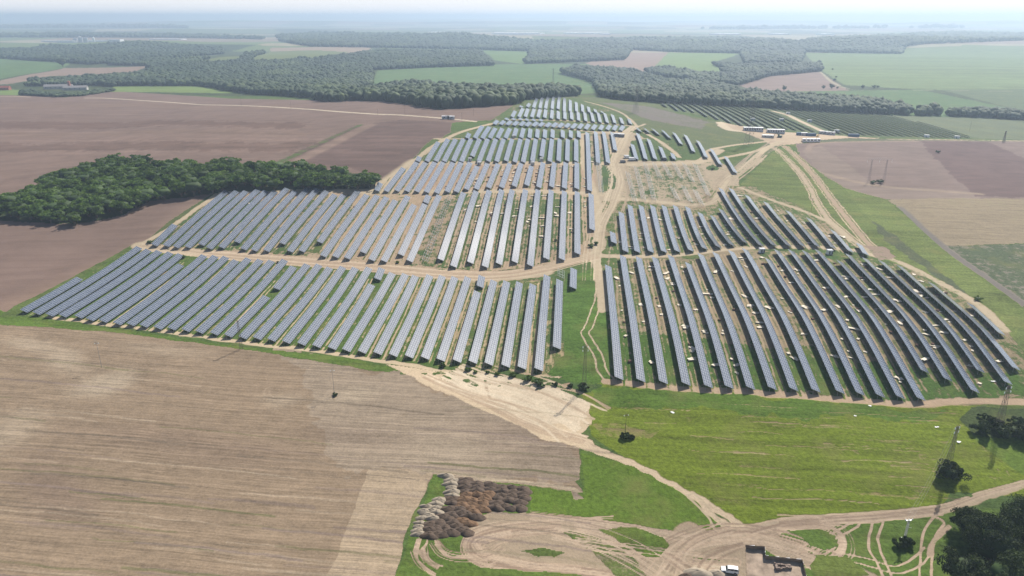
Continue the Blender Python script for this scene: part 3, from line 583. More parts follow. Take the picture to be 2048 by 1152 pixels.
# sandy slope in front of the park
paint([(770, 728), (840, 740), (960, 752), (1090, 752), (1120, 752), (1100, 765), (1060, 772), (1140, 790), (1178, 806), (1180, 850), (1160, 868), (1230, 908), (1300, 938), (1345, 968), (1320, 962), (1240, 922), (1160, 895), (1090, 878), (1000, 838), (900, 790), (830, 760)], (.42, .33, .225), (.09, .11, .04), .08, 4, 1.6)
paint([(880, 745), (960, 745), (1080, 756), (1160, 790), (1178, 812), (1160, 850), (1060, 850), (980, 800), (900, 770)], (.47, .385, .28), olive, .06, 4, 3)
stroke([(900, 765), (960, 800), (1060, 850), (1160, 880), (1240, 915)], 1.2, (.27, .2, .14), 0, None); stroke([(970, 760), (985, 800), (1040, 840)], 1.0, (.3, .23, .16), 0, None)
paint([(1165, 850), (1230, 845), (1310, 862), (1300, 880), (1200, 870)], None, None, .55, None, 3)
paint([(885, 733), (950, 738), (1090, 752), (1200, 772), (1180, 785), (1120, 778), (1060, 768), (960, 745)], None, (.05, .085, .025), .8, 8, 2)
stroke([(1160, 880), (1250, 918), (1330, 962), (1390, 1000), (1425, 1035), (1470, 1062)], 2.2, (.42, .33, .23), .3, 4, 3.0)
stroke([(1380, 990), (1440, 1025), (1490, 1062)], 2.4, (.42, .33, .23), .3, 4, 3.0)
RG = np.random.RandomState(12)
for k_ in range(46):
    u = RG.uniform(840, 1170); v = 742+(u-840)*.10+RG.uniform(-4, 16)+max(0, RG.normal(0, 8)); r_ = RG.uniform(3, 9)
    paint([(u+r_*math.cos(q)*1.5, v+r_*.5*math.sin(q)) for q in np.linspace(0, 6.28, 9)[:-1]], None, (.060, .095, .026), RG.uniform(.45, .8), None, 2.0)
# foreground yard and its tracks
D = (.255, .20, .14)
paint([(925, 1050), (985, 1020), (1010, 1025), (1060, 1024), (1150, 1034), (1260, 1050), (1380, 1064), (1440, 1060), (1500, 1062), (1540, 1052), (1560, 1070), (1620, 1100), (1660, 1130), (1700, 1152), (1640, 1152), (1600, 1122), (1500, 1092), (1485, 1400), (1180, 1400), (1200, 1152), (1050, 1135), (960, 1105), (930, 1080)], D, (.07, .10, .025), .05, 4, 1.2)
paint([(1050, 1100), (1080, 1095), (1110, 1108), (1100, 1114)], None, None, .85, 0)
paint([(1120, 1060), (1180, 1056), (1260, 1100), (1290, 1152), (1300, 1200), (1230, 1120), (1150, 1085)], D, None, .75, 0)
paint([(1195, 1057), (1270, 1055), (1325, 1072), (1340, 1090), (1325, 1115), (1290, 1118), (1240, 1090)], D, None, .92, 0)
paint([(1375, 1105), (1440, 1118), (1440, 1124), (1380, 1118)], None, None, .8, 0)
paint([(1380, 1130), (1440, 1128), (1450, 1160), (1380, 1170)], sand, None, .02, 4)
paint([(1605, 1072), (1640, 1062), (1670, 1070), (1690, 1095), (1650, 1100), (1625, 1090)], None, None, .9, 0)
paint([(1555, 1062), (1600, 1056), (1600, 1066), (1570, 1070)], None, None, .8, 0)
R2 = (.33, .25, .18)
for off in (0, 5, 10, 15, 20, 26):
    stroke([(1120, 1050+off*.4), (1000-off*.5, 1062), (955-off, 1078), (975-off*.7, 1105+off*.3), (1060, 1130+off*.5), (1200, 1140+off*.7), (1320, 1152+off)], .8, R2 if off % 2 else (.2, .145, .105), 0, None, jag=.4)
for off in (0, 9, 18):
    stroke([(855, 1080+off*.3), (850-off*.4, 1105), (880, 1130+off*.4), (950, 1138+off*.3), (990, 1125+off*.2)], .55, R2, .15, None, jag=.3)
    stroke([(835+off*.4, 1078), (830+off*.3, 1110+off*.4), (860, 1140+off*.3), (900, 1160)], .55, R2, .15, None, jag=.3)
    stroke([(870, 1080+off*.5), (900, 1112+off*.2), (960, 1112+off*.2)], .5, R2, .2, None, jag=.3)
stroke([(1100, 1060), (1200, 1090), (1330, 1120), (1440, 1150)], 2.6, R2, 0, None, ruts=True); stroke([(1150, 1048), (1240, 1075), (1310, 1110), (1360, 1152), (1380, 1190)], 4.5, D, .1, 3)
stroke([(1150, 1048), (1240, 1075), (1310, 1110), (1360, 1152), (1380, 1190)], 2.6, R2, 0, None, ruts=True)
stroke([(1150, 1082), (1250, 1096), (1400, 1120), (1480, 1125)], 2.4, R2, .05, None, ruts=True); stroke([(1380, 1070), (1350, 1100), (1300, 1140), (1280, 1170)], 9, D, .05)
stroke([(1480, 1070), (1540, 1052), (1600, 1042), (1660, 1040), (1750, 1035), (1880, 1020), (1960, 995), (2060, 962), (2200, 900)], 2.8, (.30, .24, .17), .22)
stroke([(1480, 1070), (1540, 1052), (1600, 1042), (1660, 1040), (1750, 1035), (1880, 1020)], 2.8, R2, 0, None, ruts=True)
stroke([(1380, 990), (1420, 1030), (1440, 1062)], 2.5, T, .1, None, ruts=True)
for off in (0, 4, 8, 12):
    stroke([(1560, 1046+off), (1650, 1050+off*.5), (1680-off*.4, 1065), (1692-off, 1092), (1670-off, 1118-off*.3), (1620, 1120), (1560, 1092)], .7, R2, .1, None, jag=.3)
stroke([(1742, 1046), (1738, 1090), (1752, 1125), (1770, 1160)], .8, R2, .1, None); stroke([(1765, 1046), (1755, 1080), (1765, 1115), (1785, 1160)], .8, R2, .1, None)
stroke([(1880, 1040), (1862, 1065), (1855, 1100), (1850, 1160)], 3.0, R2, .1, None, ruts=True); stroke([(1900, 1052), (1870, 1080), (1860, 1110)], 1.6, R2, .4)
stroke([(1640, 1105), (1720, 1120), (1800, 1140), (1860, 1100)], 2.4, R2, .2, None, ruts=True); stroke([(1660, 1125), (1720, 1145), (1760, 1165)], 4, D, .25)
stroke([(1690, 1040), (1710, 1050), (1640, 1085), (1600, 1100)], 1.8, R2, .2, None, ruts=True)
stroke([(1840, 915), (1900, 912), (1960, 930), (2000, 960)], 2.4, (.26, .21, .12), .45, None, ruts=True, amt=.6); stroke([(1930, 850), (1980, 900), (2010, 950)], 2.4, (.26, .21, .12), .4, None, ruts=True, amt=.6)
stroke([(1700, 900), (1780, 925), (1850, 915)], .7, (.26, .21, .12), .45, None, amt=.5)

DK = (.20, .145, .105); LT = (.36, .28, .205)
streaks([(1230, 1046), (1120, 1052), (1020, 1060), (955, 1076), (945, 1095), (980, 1118), (1060, 1136), (1160, 1146), (1260, 1160)], 3.2, 26, (DK, LT, R2), 1)
streaks([(1060, 1030), (1160, 1042), (1280, 1060), (1400, 1078), (1500, 1070), (1600, 1048), (1700, 1038)], 1.6, 14, (DK, LT, R2), 2)
streaks([(1700, 1140), (1640, 1110), (1580, 1085), (1510, 1070), (1420, 1072), (1340, 1100), (1290, 1150)], 3.2, 20, (DK, LT, R2), 3)
streaks([(1470, 1068), (1420, 1085), (1380, 1110), (1360, 1152)], 4.5, 12, (DK, LT, R2), 4, part=False)
streaks([(1150, 1050), (1250, 1078), (1330, 1112), (1400, 1160)], 2.6, 8, (DK, LT), 5, part=False)
streaks([(1500, 1062), (1560, 1046), (1640, 1039), (1750, 1032), (1880, 1019), (1960, 992), (2060, 962)], 1.3, 9, (DK, LT), 6, .05)
streaks([(840, 1075), (838, 1100), (850, 1125), (890, 1145), (950, 1150), (1000, 1135)], 2.4, 9, (R2, DK), 7, .2, .35)
streaks([(870, 1082), (890, 1105), (930, 1112), (975, 1105), (1000, 1090)], 2.2, 9, (R2, DK), 8, .2, .35)
streaks([(1560, 1046), (1640, 1048), (1682, 1068), (1688, 1095), (1660, 1118), (1600, 1116), (1550, 1090)], 2.0, 12, (R2, DK, LT), 9, .15, .4)
streaks([(850, 752), (960, 800), (1060, 850), (1170, 880)], 3.0, 14, ((.30, .22, .15), (.48, .39, .28)), 10, .1, .7)
streaks([(900, 745), (960, 770), (1040, 790), (1120, 820), (1170, 850)], 12.0, 24, ((.34, .26, .18), (.50, .42, .31)), 11, .08, .9)
streaks([(280, 491), (420, 507), (560, 519), (680, 529), (800, 541), (900, 549), (1000, 551), (1090, 537), (1190, 511)], 4.5, 40, ((.31, .23, .16), (.44, .345, .245)), 12, .05, .9)
streaks([(1275, 252), (1250, 275), (1230, 320), (1238, 360), (1225, 405), (1205, 450), (1195, 508), (1192, 560)], 6, 18, ((.27, .215, .15), (.40, .33, .235)), 13, .15, .8)
streaks([(1555, 285), (1520, 308), (1490, 335), (1455, 360), (1430, 395), (1380, 410), (1290, 402)], 6, 14, ((.27, .215, .15), (.40, .33, .235)), 14, .15, .9)
paint([(1200, 1059), (1268, 1056), (1322, 1072), (1338, 1090), (1322, 1114), (1288, 1114), (1245, 1090)], D, (.075, .115, .02), .93, 0)
paint([(1125, 1064), (1150, 1060), (1215, 1085), (1275, 1125), (1300, 1165), (1250, 1165), (1180, 1100)], D, (.080, .105, .03), .62, 0)
paint([(1040, 1100), (1080, 1094), (1125, 1108), (1105, 1116)], D, None, .85, 0)
paint([(880, 1130), (960, 1138), (1060, 1142), (1180, 1152), (1200, 1200), (860, 1200)], D, (.070, .105, .022), .88, 0)
paint([(1605, 1072), (1640, 1062), (1668, 1070), (1680, 1092), (1655, 1100), (1625, 1092)], D, None, .9, 0)
paint([(1640, 1110), (1700, 1115), (1740, 1152), (1640, 1170), (1618, 1130)], D, (.085, .11, .025), .72, 0)
streaks([(1110, 1058), (1200, 1080), (1270, 1110), (1330, 1150)], 5, 7, (LT, R2), 21, .1, .4)
streaks([(1150, 1085), (1250, 1098), (1400, 1118)], 2, 4, (LT, R2), 22, .1, .5)
# worn lines and darker weed lines across the meadow and the stubble
R9 = np.random.RandomState(4)
for k_ in range(130):
    u = R9.uniform(1200, 1900); v = R9.uniform(800, 1030); L_ = R9.uniform(60, 260)
    if v > 985+ (1900-u)*.05: continue
    if v < 1010 and u < 1240+(v-860)*1.1: continue
    stroke([(u, v), (u+L_*.5, v+L_*.02), (u+L_, v+L_*.055)], R9.uniform(.3, .8), [(.26, .21, .115), None][k_ % 2], R9.uniform(.2, .5) if k_ % 3 else 1.0, None, 1.5, amt=R9.uniform(.3, .9))
for k_ in range(110):
    u = R9.uniform(-150, 1000); v = R9.uniform(690, 1150); L_ = R9.uniform(90, 420)
    if v < 700+max(0, u)*.12: continue
    c_ = [(.27, .215, .155), (.12, .095, .07), (.15, .115, .10), (.10, .10, .045)][k_ % 4]
    stroke([(u, v), (u+L_*.5, v+L_*.04), (u+L_, v+L_*.10)], R9.uniform(.35, 1.1), c_, None, None, 1.2, amt=R9.uniform(.25, .75))

# wheel lines worn along every gap between two rows
for b_, a0 in (('A', .55), ('B', .5), ('R', .45), ('G', .45), ('D', .3), ('C', .4)):
    E_ = ROWPX[b_]
    for k_ in range(len(E_)-1):
        p1, q1 = at(*E_[k_][0], 1.5), at(*E_[k_][-1], 1.5); p2, q2 = at(*E_[k_+1][0], 1.5), at(*E_[k_+1][-1], 1.5)
        gx = p2[0]-p1[0]
        if not 4 < gx < 12: continue
        f_ = .5
        A_ = (p1[:2]*(1-f_)+p2[:2]*f_); B_ = (q1[:2]*(1-f_)+q2[:2]*f_)
        nn_ = max(3, int(np.hypot(*(B_-A_))/22))
        W_ = [A_+(B_-A_)*t+np.array([.35*math.sin(t*9+k_), 0]) for t in np.linspace(-.01, 1.01, nn_)]
        stroke(None, 1.9, (.38, .29, .19), .12, None, .5, ruts=True, world=W_, rw=.42, amt=a0*R9.uniform(.5, 1.5))
        stroke(None, .9, None, 1.0, None, .8, world=[w_+np.array([-gx*.27, 0]) for w_ in W_], amt=R9.uniform(.2, .8))

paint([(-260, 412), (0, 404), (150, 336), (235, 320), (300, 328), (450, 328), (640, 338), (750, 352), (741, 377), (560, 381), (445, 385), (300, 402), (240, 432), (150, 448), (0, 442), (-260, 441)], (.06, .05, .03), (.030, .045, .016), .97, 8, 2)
# the floor of the woods
PIT = [(1491, 1090), (1530, 1093), (1531, 1111), (1605, 1119), (1613, 1152), (1630, 1230), (1498, 1230)]
PITW = wpoly(PIT)

cell = np.arange((len(YD)-1)*(NS-1)).reshape(len(YD)-1, NS-1)
a_ = (np.arange(len(YD)-1)[:, None]*NS+np.arange(NS-1)[None, :]).ravel()
FQ = np.stack([a_, a_+1, a_+NS+1, a_+NS], 1)
fcls = CLS[FQ[:, 0]]
cx = GXv[FQ].mean(1); cy = GYv[FQ].mean(1)
bb = (cx > PITW[:, 0].min()) & (cx < PITW[:, 0].max()) & (cy > PITW[:, 1].min()) & (cy < PITW[:, 1].max())
kill = np.zeros(len(FQ), bool); ii = np.nonzero(bb)[0]; kill[ii] = pip(cx[ii], cy[ii], PITW)

def dir_of(a, b):
    p = at(*a); q = at(*b); return math.atan2(q[1]-p[1], q[0]-p[0])
GM = {0: ground_mat('meadow', dir_of((1350, 930), (1900, 962)), .9, .6, .6, .65, .3, 1.0),
      1: ground_mat('stubble', dir_of((100, 860), (700, 905)), 1.9, .66, .22, .6, .65, .7, .12),
      2: ground_mat('ploughed_soil', dir_of((1700, 340), (1900, 343)), .9, .16, .30, .5, .22, .2, .22),
      3: ground_mat('track_dirt', None, clump=.8, soilvar=.4, big=.2),
      4: ground_mat('bare_soil', None, clump=.9, soilvar=.5, big=.35),
      5: ground_mat('park_ground', math.pi/2, 1.3, .45, .2, 1.25, .45, 1.3, .3),
      6: ground_mat('crop', dir_of((760, 150), (1100, 150)), .8, .10, .18, .3, .2, .1),
      7: ground_mat('farmland', None, clump=.3, soilvar=.1, big=.35, bump=0),
      8: ground_mat('weeds', None, clump=1.0, soilvar=.4, big=.3)}
GN = {0: 'meadow', 1: 'stubble_field', 2: 'ploughed_field', 3: 'dirt_track', 4: 'bare_soil', 5: 'park_ground', 6: 'crop_field', 7: 'farmland', 8: 'weedy_ground'}
for c in range(9):
    F = FQ[(fcls == c) & ~kill]
    if not len(F): continue
    u, inv = np.unique(F, return_inverse=True)
    me = np_mesh(GN[c], np.stack([GXv[u], GYv[u], GZv[u]], 1), inv.reshape(-1, 4), GM[c], smooth=True)
    for nm, arr in (('soil', SOIL), ('grass', GRS)):
        at_ = me.attributes.new(nm, 'FLOAT_COLOR', 'POINT')
        at_.data.foreach_set('color', np.concatenate([arr[u], np.ones((len(u), 1), np.float32)], 1).astype(np.float32).ravel())
    at_ = me.attributes.new('veg', 'FLOAT', 'POINT'); at_.data.foreach_set('value', VEG[u].astype(np.float32))
    o = link(bpy.data.objects.new(GN[c], me)); o['kind'] = 'structure'
del JX, JY, n1, n2, n3, n4

# excavated pit with steep soil sides
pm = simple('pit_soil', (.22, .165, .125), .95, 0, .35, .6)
pw = [(p[0], p[1], H1(p[0], p[1])) for p in PITW]
mb = MB(); n = len(pw); PITD = 1.3
for k in range(n):
    p = pw[k]; q = pw[(k+1) % n]; d = Vector((q[0]-p[0], q[1]-p[1], 0)); L = d.length; m_ = max(2, int(L/1.2))
    top = []; bot = []
    for s in range(m_+1):
        t = s/m_; x = p[0]+(q[0]-p[0])*t; y = p[1]+(q[1]-p[1])*t
        j = rnd.uniform(-.12, .12) if 0 < s < m_ else 0
        top.append((x+j, y+j, H1(x, y)+.06)); bot.append((x-j, y-j, H1(x, y)-PITD-.05))
    b0 = len(mb.v); mb.v += top+bot
    for s in range(m_): mb.f.append((b0+s, b0+s+1, b0+m_+1+s+1, b0+m_+1+s))
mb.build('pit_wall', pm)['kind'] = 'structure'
mb = MB(); st = .5
gx_ = np.arange(PITW[:, 0].min()-1, PITW[:, 0].max()+1, st); gy_ = np.arange(PITW[:, 1].min()-1, PITW[:, 1].max()+1, st)
XX, YY = np.meshgrid(gx_, gy_); cen = PITW.mean(0); k_in = pip(cen[0]+(XX.ravel()-cen[0])*.985, cen[1]+(YY.ravel()-cen[1])*.985, PITW).reshape(XX.shape)
ZZ = Hf(XX.ravel(), YY.ravel()).reshape(XX.shape)-PITD+(vnoise(XX/1.7, YY/1.7, 31)-.5)*.16
vi = {}
for j_ in range(len(gy_)-1):
    for i_ in range(len(gx_)-1):
        if k_in[j_:j_+2, i_:i_+2].any():
            ids = []
            for dj, di in ((0, 0), (0, 1), (1, 1), (1, 0)):
                q = (j_+dj, i_+di)
                if q not in vi: vi[q] = len(mb.v); mb.v.append((XX[q], YY[q], ZZ[q]))
                ids.append(vi[q])
            mb.f.append(tuple(ids))
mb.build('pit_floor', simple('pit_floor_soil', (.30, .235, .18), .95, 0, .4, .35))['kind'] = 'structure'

# ------------------------------------------------------------------ solar rows
ROWS = ROWPX
ONES = ['zeroth', 'first', 'second', 'third', 'fourth', 'fifth', 'sixth', 'seventh', 'eighth', 'ninth', 'tenth', 'eleventh', 'twelfth', 'thirteenth', 'fourteenth', 'fifteenth', 'sixteenth', 'seventeenth', 'eighteenth', 'nineteenth']
TENS = {2: 'twent', 3: 'thirt', 4: 'fort', 5: 'fift', 6: 'sixt'}
def ordw(n):
    if n < 20: return ONES[n]
    return TENS[n//10]+('ieth' if n % 10 == 0 else 'y-'+ONES[n % 10])

def panel_mat():
    m, nt, b = newmat('panel_glass')
    uv = N(nt, 'ShaderNodeTexCoord').outputs['UV']
    sp = N(nt, 'ShaderNodeSeparateXYZ'); nt.links.new(uv, sp.inputs[0])
    du = math_(nt, 'ABSOLUTE', math_(nt, 'SUBTRACT', math_(nt, 'FRACT', sp.outputs[0]), .5))
    dv = math_(nt, 'ABSOLUTE', math_(nt, 'SUBTRACT', math_(nt, 'FRACT', sp.outputs[1]), .5))
    ln = math_(nt, 'MAXIMUM', math_(nt, 'GREATER_THAN', du, .455), math_(nt, 'GREATER_THAN', dv, .475))
    fl = N(nt, 'ShaderNodeVectorMath', operation='FLOOR'); nt.links.new(uv, fl.inputs[0])
    wn = N(nt, 'ShaderNodeTexWhiteNoise', noise_dimensions='3D'); nt.links.new(fl.outputs[0], wn.inputs['Vector'])
    base = mixc(nt, wn.outputs['Value'], (.042, .058, .090), (.062, .080, .118))
    c = mixc(nt, ln, base, (.40, .43, .45))
    nt.links.new(c, b.inputs['Base Color'])
    b.inputs['Roughness'].default_value = .22
    b.inputs['Specular IOR Level'].default_value = .7
    b.inputs['Coat Weight'].default_value = .25; b.inputs['Coat Roughness'].default_value = .12
    return m
M_GLASS = panel_mat(); M_BACK = simple('panel_backsheet', (.13, .135, .15), .6, 0, .08)
M_STEEL = simple('galvanised_steel', (.42, .43, .44), .45, .6, .1); M_STEELD = simple('painted_steel', (.15, .12, .11), .7, .1, .15)
TW, TILT, ZLOW = 3.65, math.radians(23), .95
HX = TW*math.cos(TILT)/2; HZ = TW*math.sin(TILT)

def row_mesh(a, b, rack=False, west=True):
    """table of modules following the ground from a to b; the low edge is on the right hand side"""
    a = np.array(a[:2]); b = np.array(b[:2]); d = b-a; L = float(np.hypot(*d)); d = d/L
    r = np.array([d[1], -d[0]])              # right of travel
    n = max(2, int(round(L/3.4))+1); t = np.linspace(0, L, n)
    cxy = a[None]+d[None]*t[:, None]
    z = Hf(cxy[:, 0], cxy[:, 1])
    # tables are stiff: straight pieces of about 24 m
    k = max(1, int(round(L/24))); kn = np.linspace(0, L, k+1); zk = np.interp(kn, t, z); z = .6*z+.4*np.interp(t, kn, zk)
    z = z+np.interp(t, kn, [random.Random(int(a[0]*7+q)).uniform(-.06, .06) for q in range(k+1)])
    lo = np.column_stack([cxy+r*HX, z+ZLOW]); hi = np.column_stack([cxy-r*HX, z+ZLOW+HZ])
    base = (float(a[0]), float(a[1]), float(z[0]))
    th = .05; V = []; F = []; UV = []; MI = []
    lo0 = lo-base; hi0 = hi-base
    V = np.concatenate([hi0, lo0, lo0-[0, 0, th], hi0-[0, 0, th]]); q = np.arange(n-1)
    def quad(o1, o2): return np.stack([o1*n+q, o2*n+q, o2*n+q+1, o1*n+q+1], 1)
    F = [quad(0, 1), quad(1, 2), quad(2, 3), quad(3, 0), np.array([[0, 3*n, 2*n, n]]), np.array([[n-1, 2*n-1, 3*n-1, 4*n-1]])]
    MI = np.concatenate([np.zeros(n-1), np.full(n-1, 2), np.ones(n-1), np.full(n-1, 2), [2, 2]])
    F = np.concatenate(F)
    u0 = t/1.7; off = float(int(abs(a[0]*13)) % 97)*4
    top = np.stack([np.stack([np.full(n-1, off), u0[:-1]], 1), np.stack([np.full(n-1, off+4.), u0[:-1]], 1), np.stack([np.full(n-1, off+4.), u0[1:]], 1), np.stack([np.full(n-1, off), u0[1:]], 1)], 1)
    UV = np.concatenate([top.reshape(-1, 2), np.full(((len(F)-(n-1))*4, 2), .5)])
    pan = None if rack else np_mesh('panel_table', V, F, uv=UV, mats=[M_GLASS, M_BACK, M_STEEL], mi=MI)
    # posts, rafters and purlins
    fb = MB()
    def Pw(i, s, dz): # s -1 high edge .. 1 low edge
        p = cxy[i]+r*HX*s; return (p[0]-base[0], p[1]-base[1], z[i]+ZLOW+HZ*(1-s)/2-dz-base[2])
    step = 1
    w = .09 if not rack else .12
    for i in range(0, n, step):
        for s in (-.55, .55):
            p = cxy[i]+r*HX*s
            fb.beam((p[0]-base[0], p[1]-base[1], z[i]-.3-base[2]), Pw(i, s, .14), w)
        fb.beam(Pw(i, -.98, .12), Pw(i, .98, .12), w)
    for s in ((-.7, 0., .7) if not rack else (-.95, -.35, .35, .95)):
        for i in range(0, n-1, 1):
            fb.beam(Pw(i, s, .05), Pw(i+1, s, .05), w*.8)
    fr = fb.mesh('support_frame', M_STEEL)
    return base, pan, fr

BLK = {'A': ('front left block', 'the front edge of the park'), 'B': ('second left block', 'past the wide dirt track'), 'C': ('third left block', 'on bare tan soil'),
       'D': ('green fourth left block', 'on grass'), 'E': ('narrow fifth left block', 'on grass'), 'F': ('band of short slanted rows', 'on the hill'),
       'H': ('lower hilltop block', 'on the hill'), 'I': ('uppermost hilltop block', 'below the dark wood'), 'J': ('curved line of short rows', 'on the hill slope right of the centre'),
       'K': ('small five row block', 'right of the centre track'), 'G': ('middle right block', 'above the right dirt track'), 'R': ('front right block', 'below the right dirt track')}
nrows = 0
RW = {}
for b, L in ROWS.items():
    hgt = 1.5
    ends = []
    for k, pts in enumerate(L):
        p = at(*pts[0], hgt); q = at(*pts[-1], hgt); ends.append((p, q))
    RW[b] = ends
    for k, (p, q) in enumerate(ends):
        base, pan, fr = row_mesh(p, q)
        e = empty('solar_panel_row', base)
        Lm = math.hypot(q[0]-p[0], q[1]-p[1])
        tag(e, 'solar panel row, %s from the left in the %s' % (ordw(k+1), BLK[b][0]), 'solar panel row', 'solar panel rows of the '+BLK[b][0])
        link(bpy.data.objects.new('panel_table', pan), e); link(bpy.data.objects.new('support_frame', fr), e)
        nrows += 1
# far field beyond the yard
FARP = wpoly([(1317, 208.5), (1420, 209), (1520, 215), (1640, 222), (1765, 230), (1870, 254), (1955, 277), (1850, 275), (1700, 271), (1620, 264), (1590, 261), (1500, 255), (1470, 250), (1440, 241), (1400, 232), (1385, 225), (1345, 222)])
GAPL = wpoly([(1520, 217), (1545, 222), (1575, 230), (1600, 242), (1650, 265)])
xs0, xs1 = FARP[:, 0].min(), FARP[:, 0].max()
X = xs0+4; fars = []
while X < xs1:
    ys = np.arange(FARP[:, 1].min(), FARP[:, 1].max(), 3.0)
    ins = pip(np.full(len(ys), X), ys, FARP)
    gd = np.full(len(ys), 99.)
    for i in range(len(GAPL)-1):
        a = GAPL[i]; bq = GAPL[i+1]; d = bq-a; t = np.clip(((X-a[0])*d[0]+(ys-a[1])*d[1])/(d@d), 0, 1)
        gd = np.minimum(gd, np.hypot(X-a[0]-t*d[0], ys-a[1]-t*d[1]))
    ins &= gd > 9
    run = []
    for y, o in zip(ys, ins):
        if o: run.append(y)
        if (not o or y == ys[-1]) and run:
            if run[-1]-run[0] > 16: fars.append((X, run[0], run[-1]))
            run = []
    X += 8.6
fars.sort()
fars = sorted(fars, key=lambda f: -(f[2]-f[1]))[:300-nrows]; fars.sort()
for k, (x, y0, y1) in enumerate(fars):
    base, pan, fr = row_mesh((x, y0), (x, y1))
    e = empty('solar_panel_row', base)
    tag(e, 'dark solar panel row, %s from the left in the far block behind the yard' % ordw(k+1), 'solar panel row', 'solar panel rows of the far block')
    link(bpy.data.objects.new('panel_table', pan), e); link(bpy.data.objects.new('support_frame', fr), e)
print('rows', nrows, 'far', len(fars))

# bare mounting racks without modules
RACKS = "U2 520 850 720 335|T3 968 225 968 165|V1 1692 820 1665 590|V2 278 890 220 665|V2 350 880 285 620|V2 432 880 360 590|V2 480 710 432 590|V2 565 700 505 590|V2 655 715 588 590|V2 740 735 672 595|V2 870 850 755 597|V2 620 880 575 785|V2 725 900 665 775|V2 815 920 760 810".split('|')
RL = ['empty steel mounting rack without modules, standing in a gap of the second left block', 'short empty steel mounting rack at the top right of the front left block', 'empty steel mounting rack leading on below the long centre row']
for k, r in enumerate(RACKS):
    w = r.split(); t = TL[w[0]]; c = [float(q) for q in w[1:]]
    p = at(t[0]+c[0]/t[2], t[1]+c[1]/t[2], .9); q = at(t[0]+c[2]/t[2], t[1]+c[3]/t[2], .9)
    base, pan, fr = row_mesh(p, q, rack=True)
    o = link(bpy.data.objects.new('mounting_rack', fr)); o.location = base
    if k < 3: tag(o, RL[k], 'mounting rack', 'empty mounting racks')
    else: tag(o, 'empty steel mounting rack, %s from the left in the %s of the unfinished plot' % (ordw(k-2) if k < 11 else ordw(k-10), 'upper line' if k < 11 else 'lower line'), 'mounting rack', 'empty mounting racks')
    o.name = 'mounting_rack'

# ------------------------------------------------------------------ scraps of packaging
M_CARD = simple('packaging_card', (.62, .55, .44), .8, 0, .2, 1.2); M_CRATE = simple('brown_pallet_wood', (.16, .095, .07), .9, 0, .3, 2)
M_WHITE = simple('white_sheet', (.80, .80, .78), .6, 0, .05)
def scrap_mesh(seed, mat, flat=True):
    r = random.Random(seed); mb = MB(); n = 6
    for part in range(r.choice((1, 2, 2, 3))):
        ox, oy = r.uniform(-.9, .9), r.uniform(-.9, .9); L = r.uniform(.5, 1.3); W = r.uniform(.35, .8); an = r.uniform(0, 3.1)
        g = 4; vs = []
        for i in range(g):
            for j in range(g):
                x = (i/(g-1)-.5)*L*2; y = (j/(g-1)-.5)*W*2
                z = .12+r.uniform(0, .22)+.05*part
                x += r.uniform(-.1, .1); y += r.uniform(-.1, .1)
                vs.append((ox+x*math.cos(an)-y*math.sin(an), oy+x*math.sin(an)+y*math.cos(an), z))
        top = [(i*g+j, (i+1)*g+j, (i+1)*g+j+1, i*g+j+1) for i in range(g-1) for j in range(g-1)]
        m = len(vs); vs2 = vs+[(x, y, z-.1) for x, y, z in vs]
        ring = [i*g for i in range(g)]+[(g-1)*g+j for j in range(1, g)]+[i*g+g-1 for i in range(g-2, -1, -1)]+[j for j in range(g-2, 0, -1)]
        fs = top+[tuple(m+q for q in f[::-1]) for f in top]+[(ring[(q+1) % len(ring)], ring[q], m+ring[q], m+ring[(q+1) % len(ring)]) for q in range(len(ring))]
        mb.add(vs2, fs)
    return mb.mesh('packaging_scrap', mat)
def pallet_mesh(seed):
    r = random.Random(seed); mb = MB()
    for k in range(r.choice((3, 4, 5))):
        z = k*.15
        for j in range(5): mb.box(-.6, .6, -.5+j*.22, -.37+j*.22, z+.1, z+.13)
        for j in (-.55, -.05, .45): mb.box(j, j+.1, -.5, .5, z, z+.1)
    return mb.mesh('pallet_stack', M_CRATE)
SCR = [scrap_mesh(k, M_CARD) for k in range(6)]; PAL = [pallet_mesh(k) for k in range(3)]
def scatter_gap(b, count, seed, f0=.05, f1=.95, rng=None, pal=.25):
    r = random.Random(seed); E = RW[b]
    for _ in range(count):
        k = r.randrange(len(E)-1) if rng is None else r.randrange(*rng)
        (p, q), (p2, q2) = E[k], E[k+1]
        if abs(p2[0]-p[0]) > 12 or abs(p2[0]-p[0]) < 4: continue
        t = r.uniform(f0, f1); y = p[1]+(q[1]-p[1])*t; x = p[0]+(q[0]-p[0])*t+(p2[0]-p[0])*r.uniform(.52, .66)
        if r.random() < pal:
            o = bpy.data.objects.new('pallet_stack', r.choice(PAL)); lb = 'brown pallet stack between %s and %s row of the %s'; cat = 'pallet stack'; gr = 'pallet stacks between panel rows'; sc = r.uniform(.9, 1.2)
        else:
            o = bpy.data.objects.new('packaging_scrap', r.choice(SCR)); lb = 'torn pale packaging between %s and %s row of the %s'; cat = 'packaging scrap'; gr = 'packaging scraps between panel rows'; sc = r.uniform(.7, 1.5)
        o.location = (x, y, H1(x, y)); o.rotation_euler = (0, 0, r.uniform(0, 6)); o.scale = (sc, sc, sc)
        link(o); tag(o, lb % (ordw(k+1), ordw(k+2), BLK[b][0]), cat, gr+' of the '+BLK[b][0])
scatter_gap('R', 150, 3, .05, .95, None, .14); scatter_gap('G', 50, 4, pal=.1); scatter_gap('C', 80, 5, .1, .95, (6, 20), .55); scatter_gap('B', 34, 6, .3, .98, (24, 34), .15); scatter_gap('B', 8, 9, pal=.1)
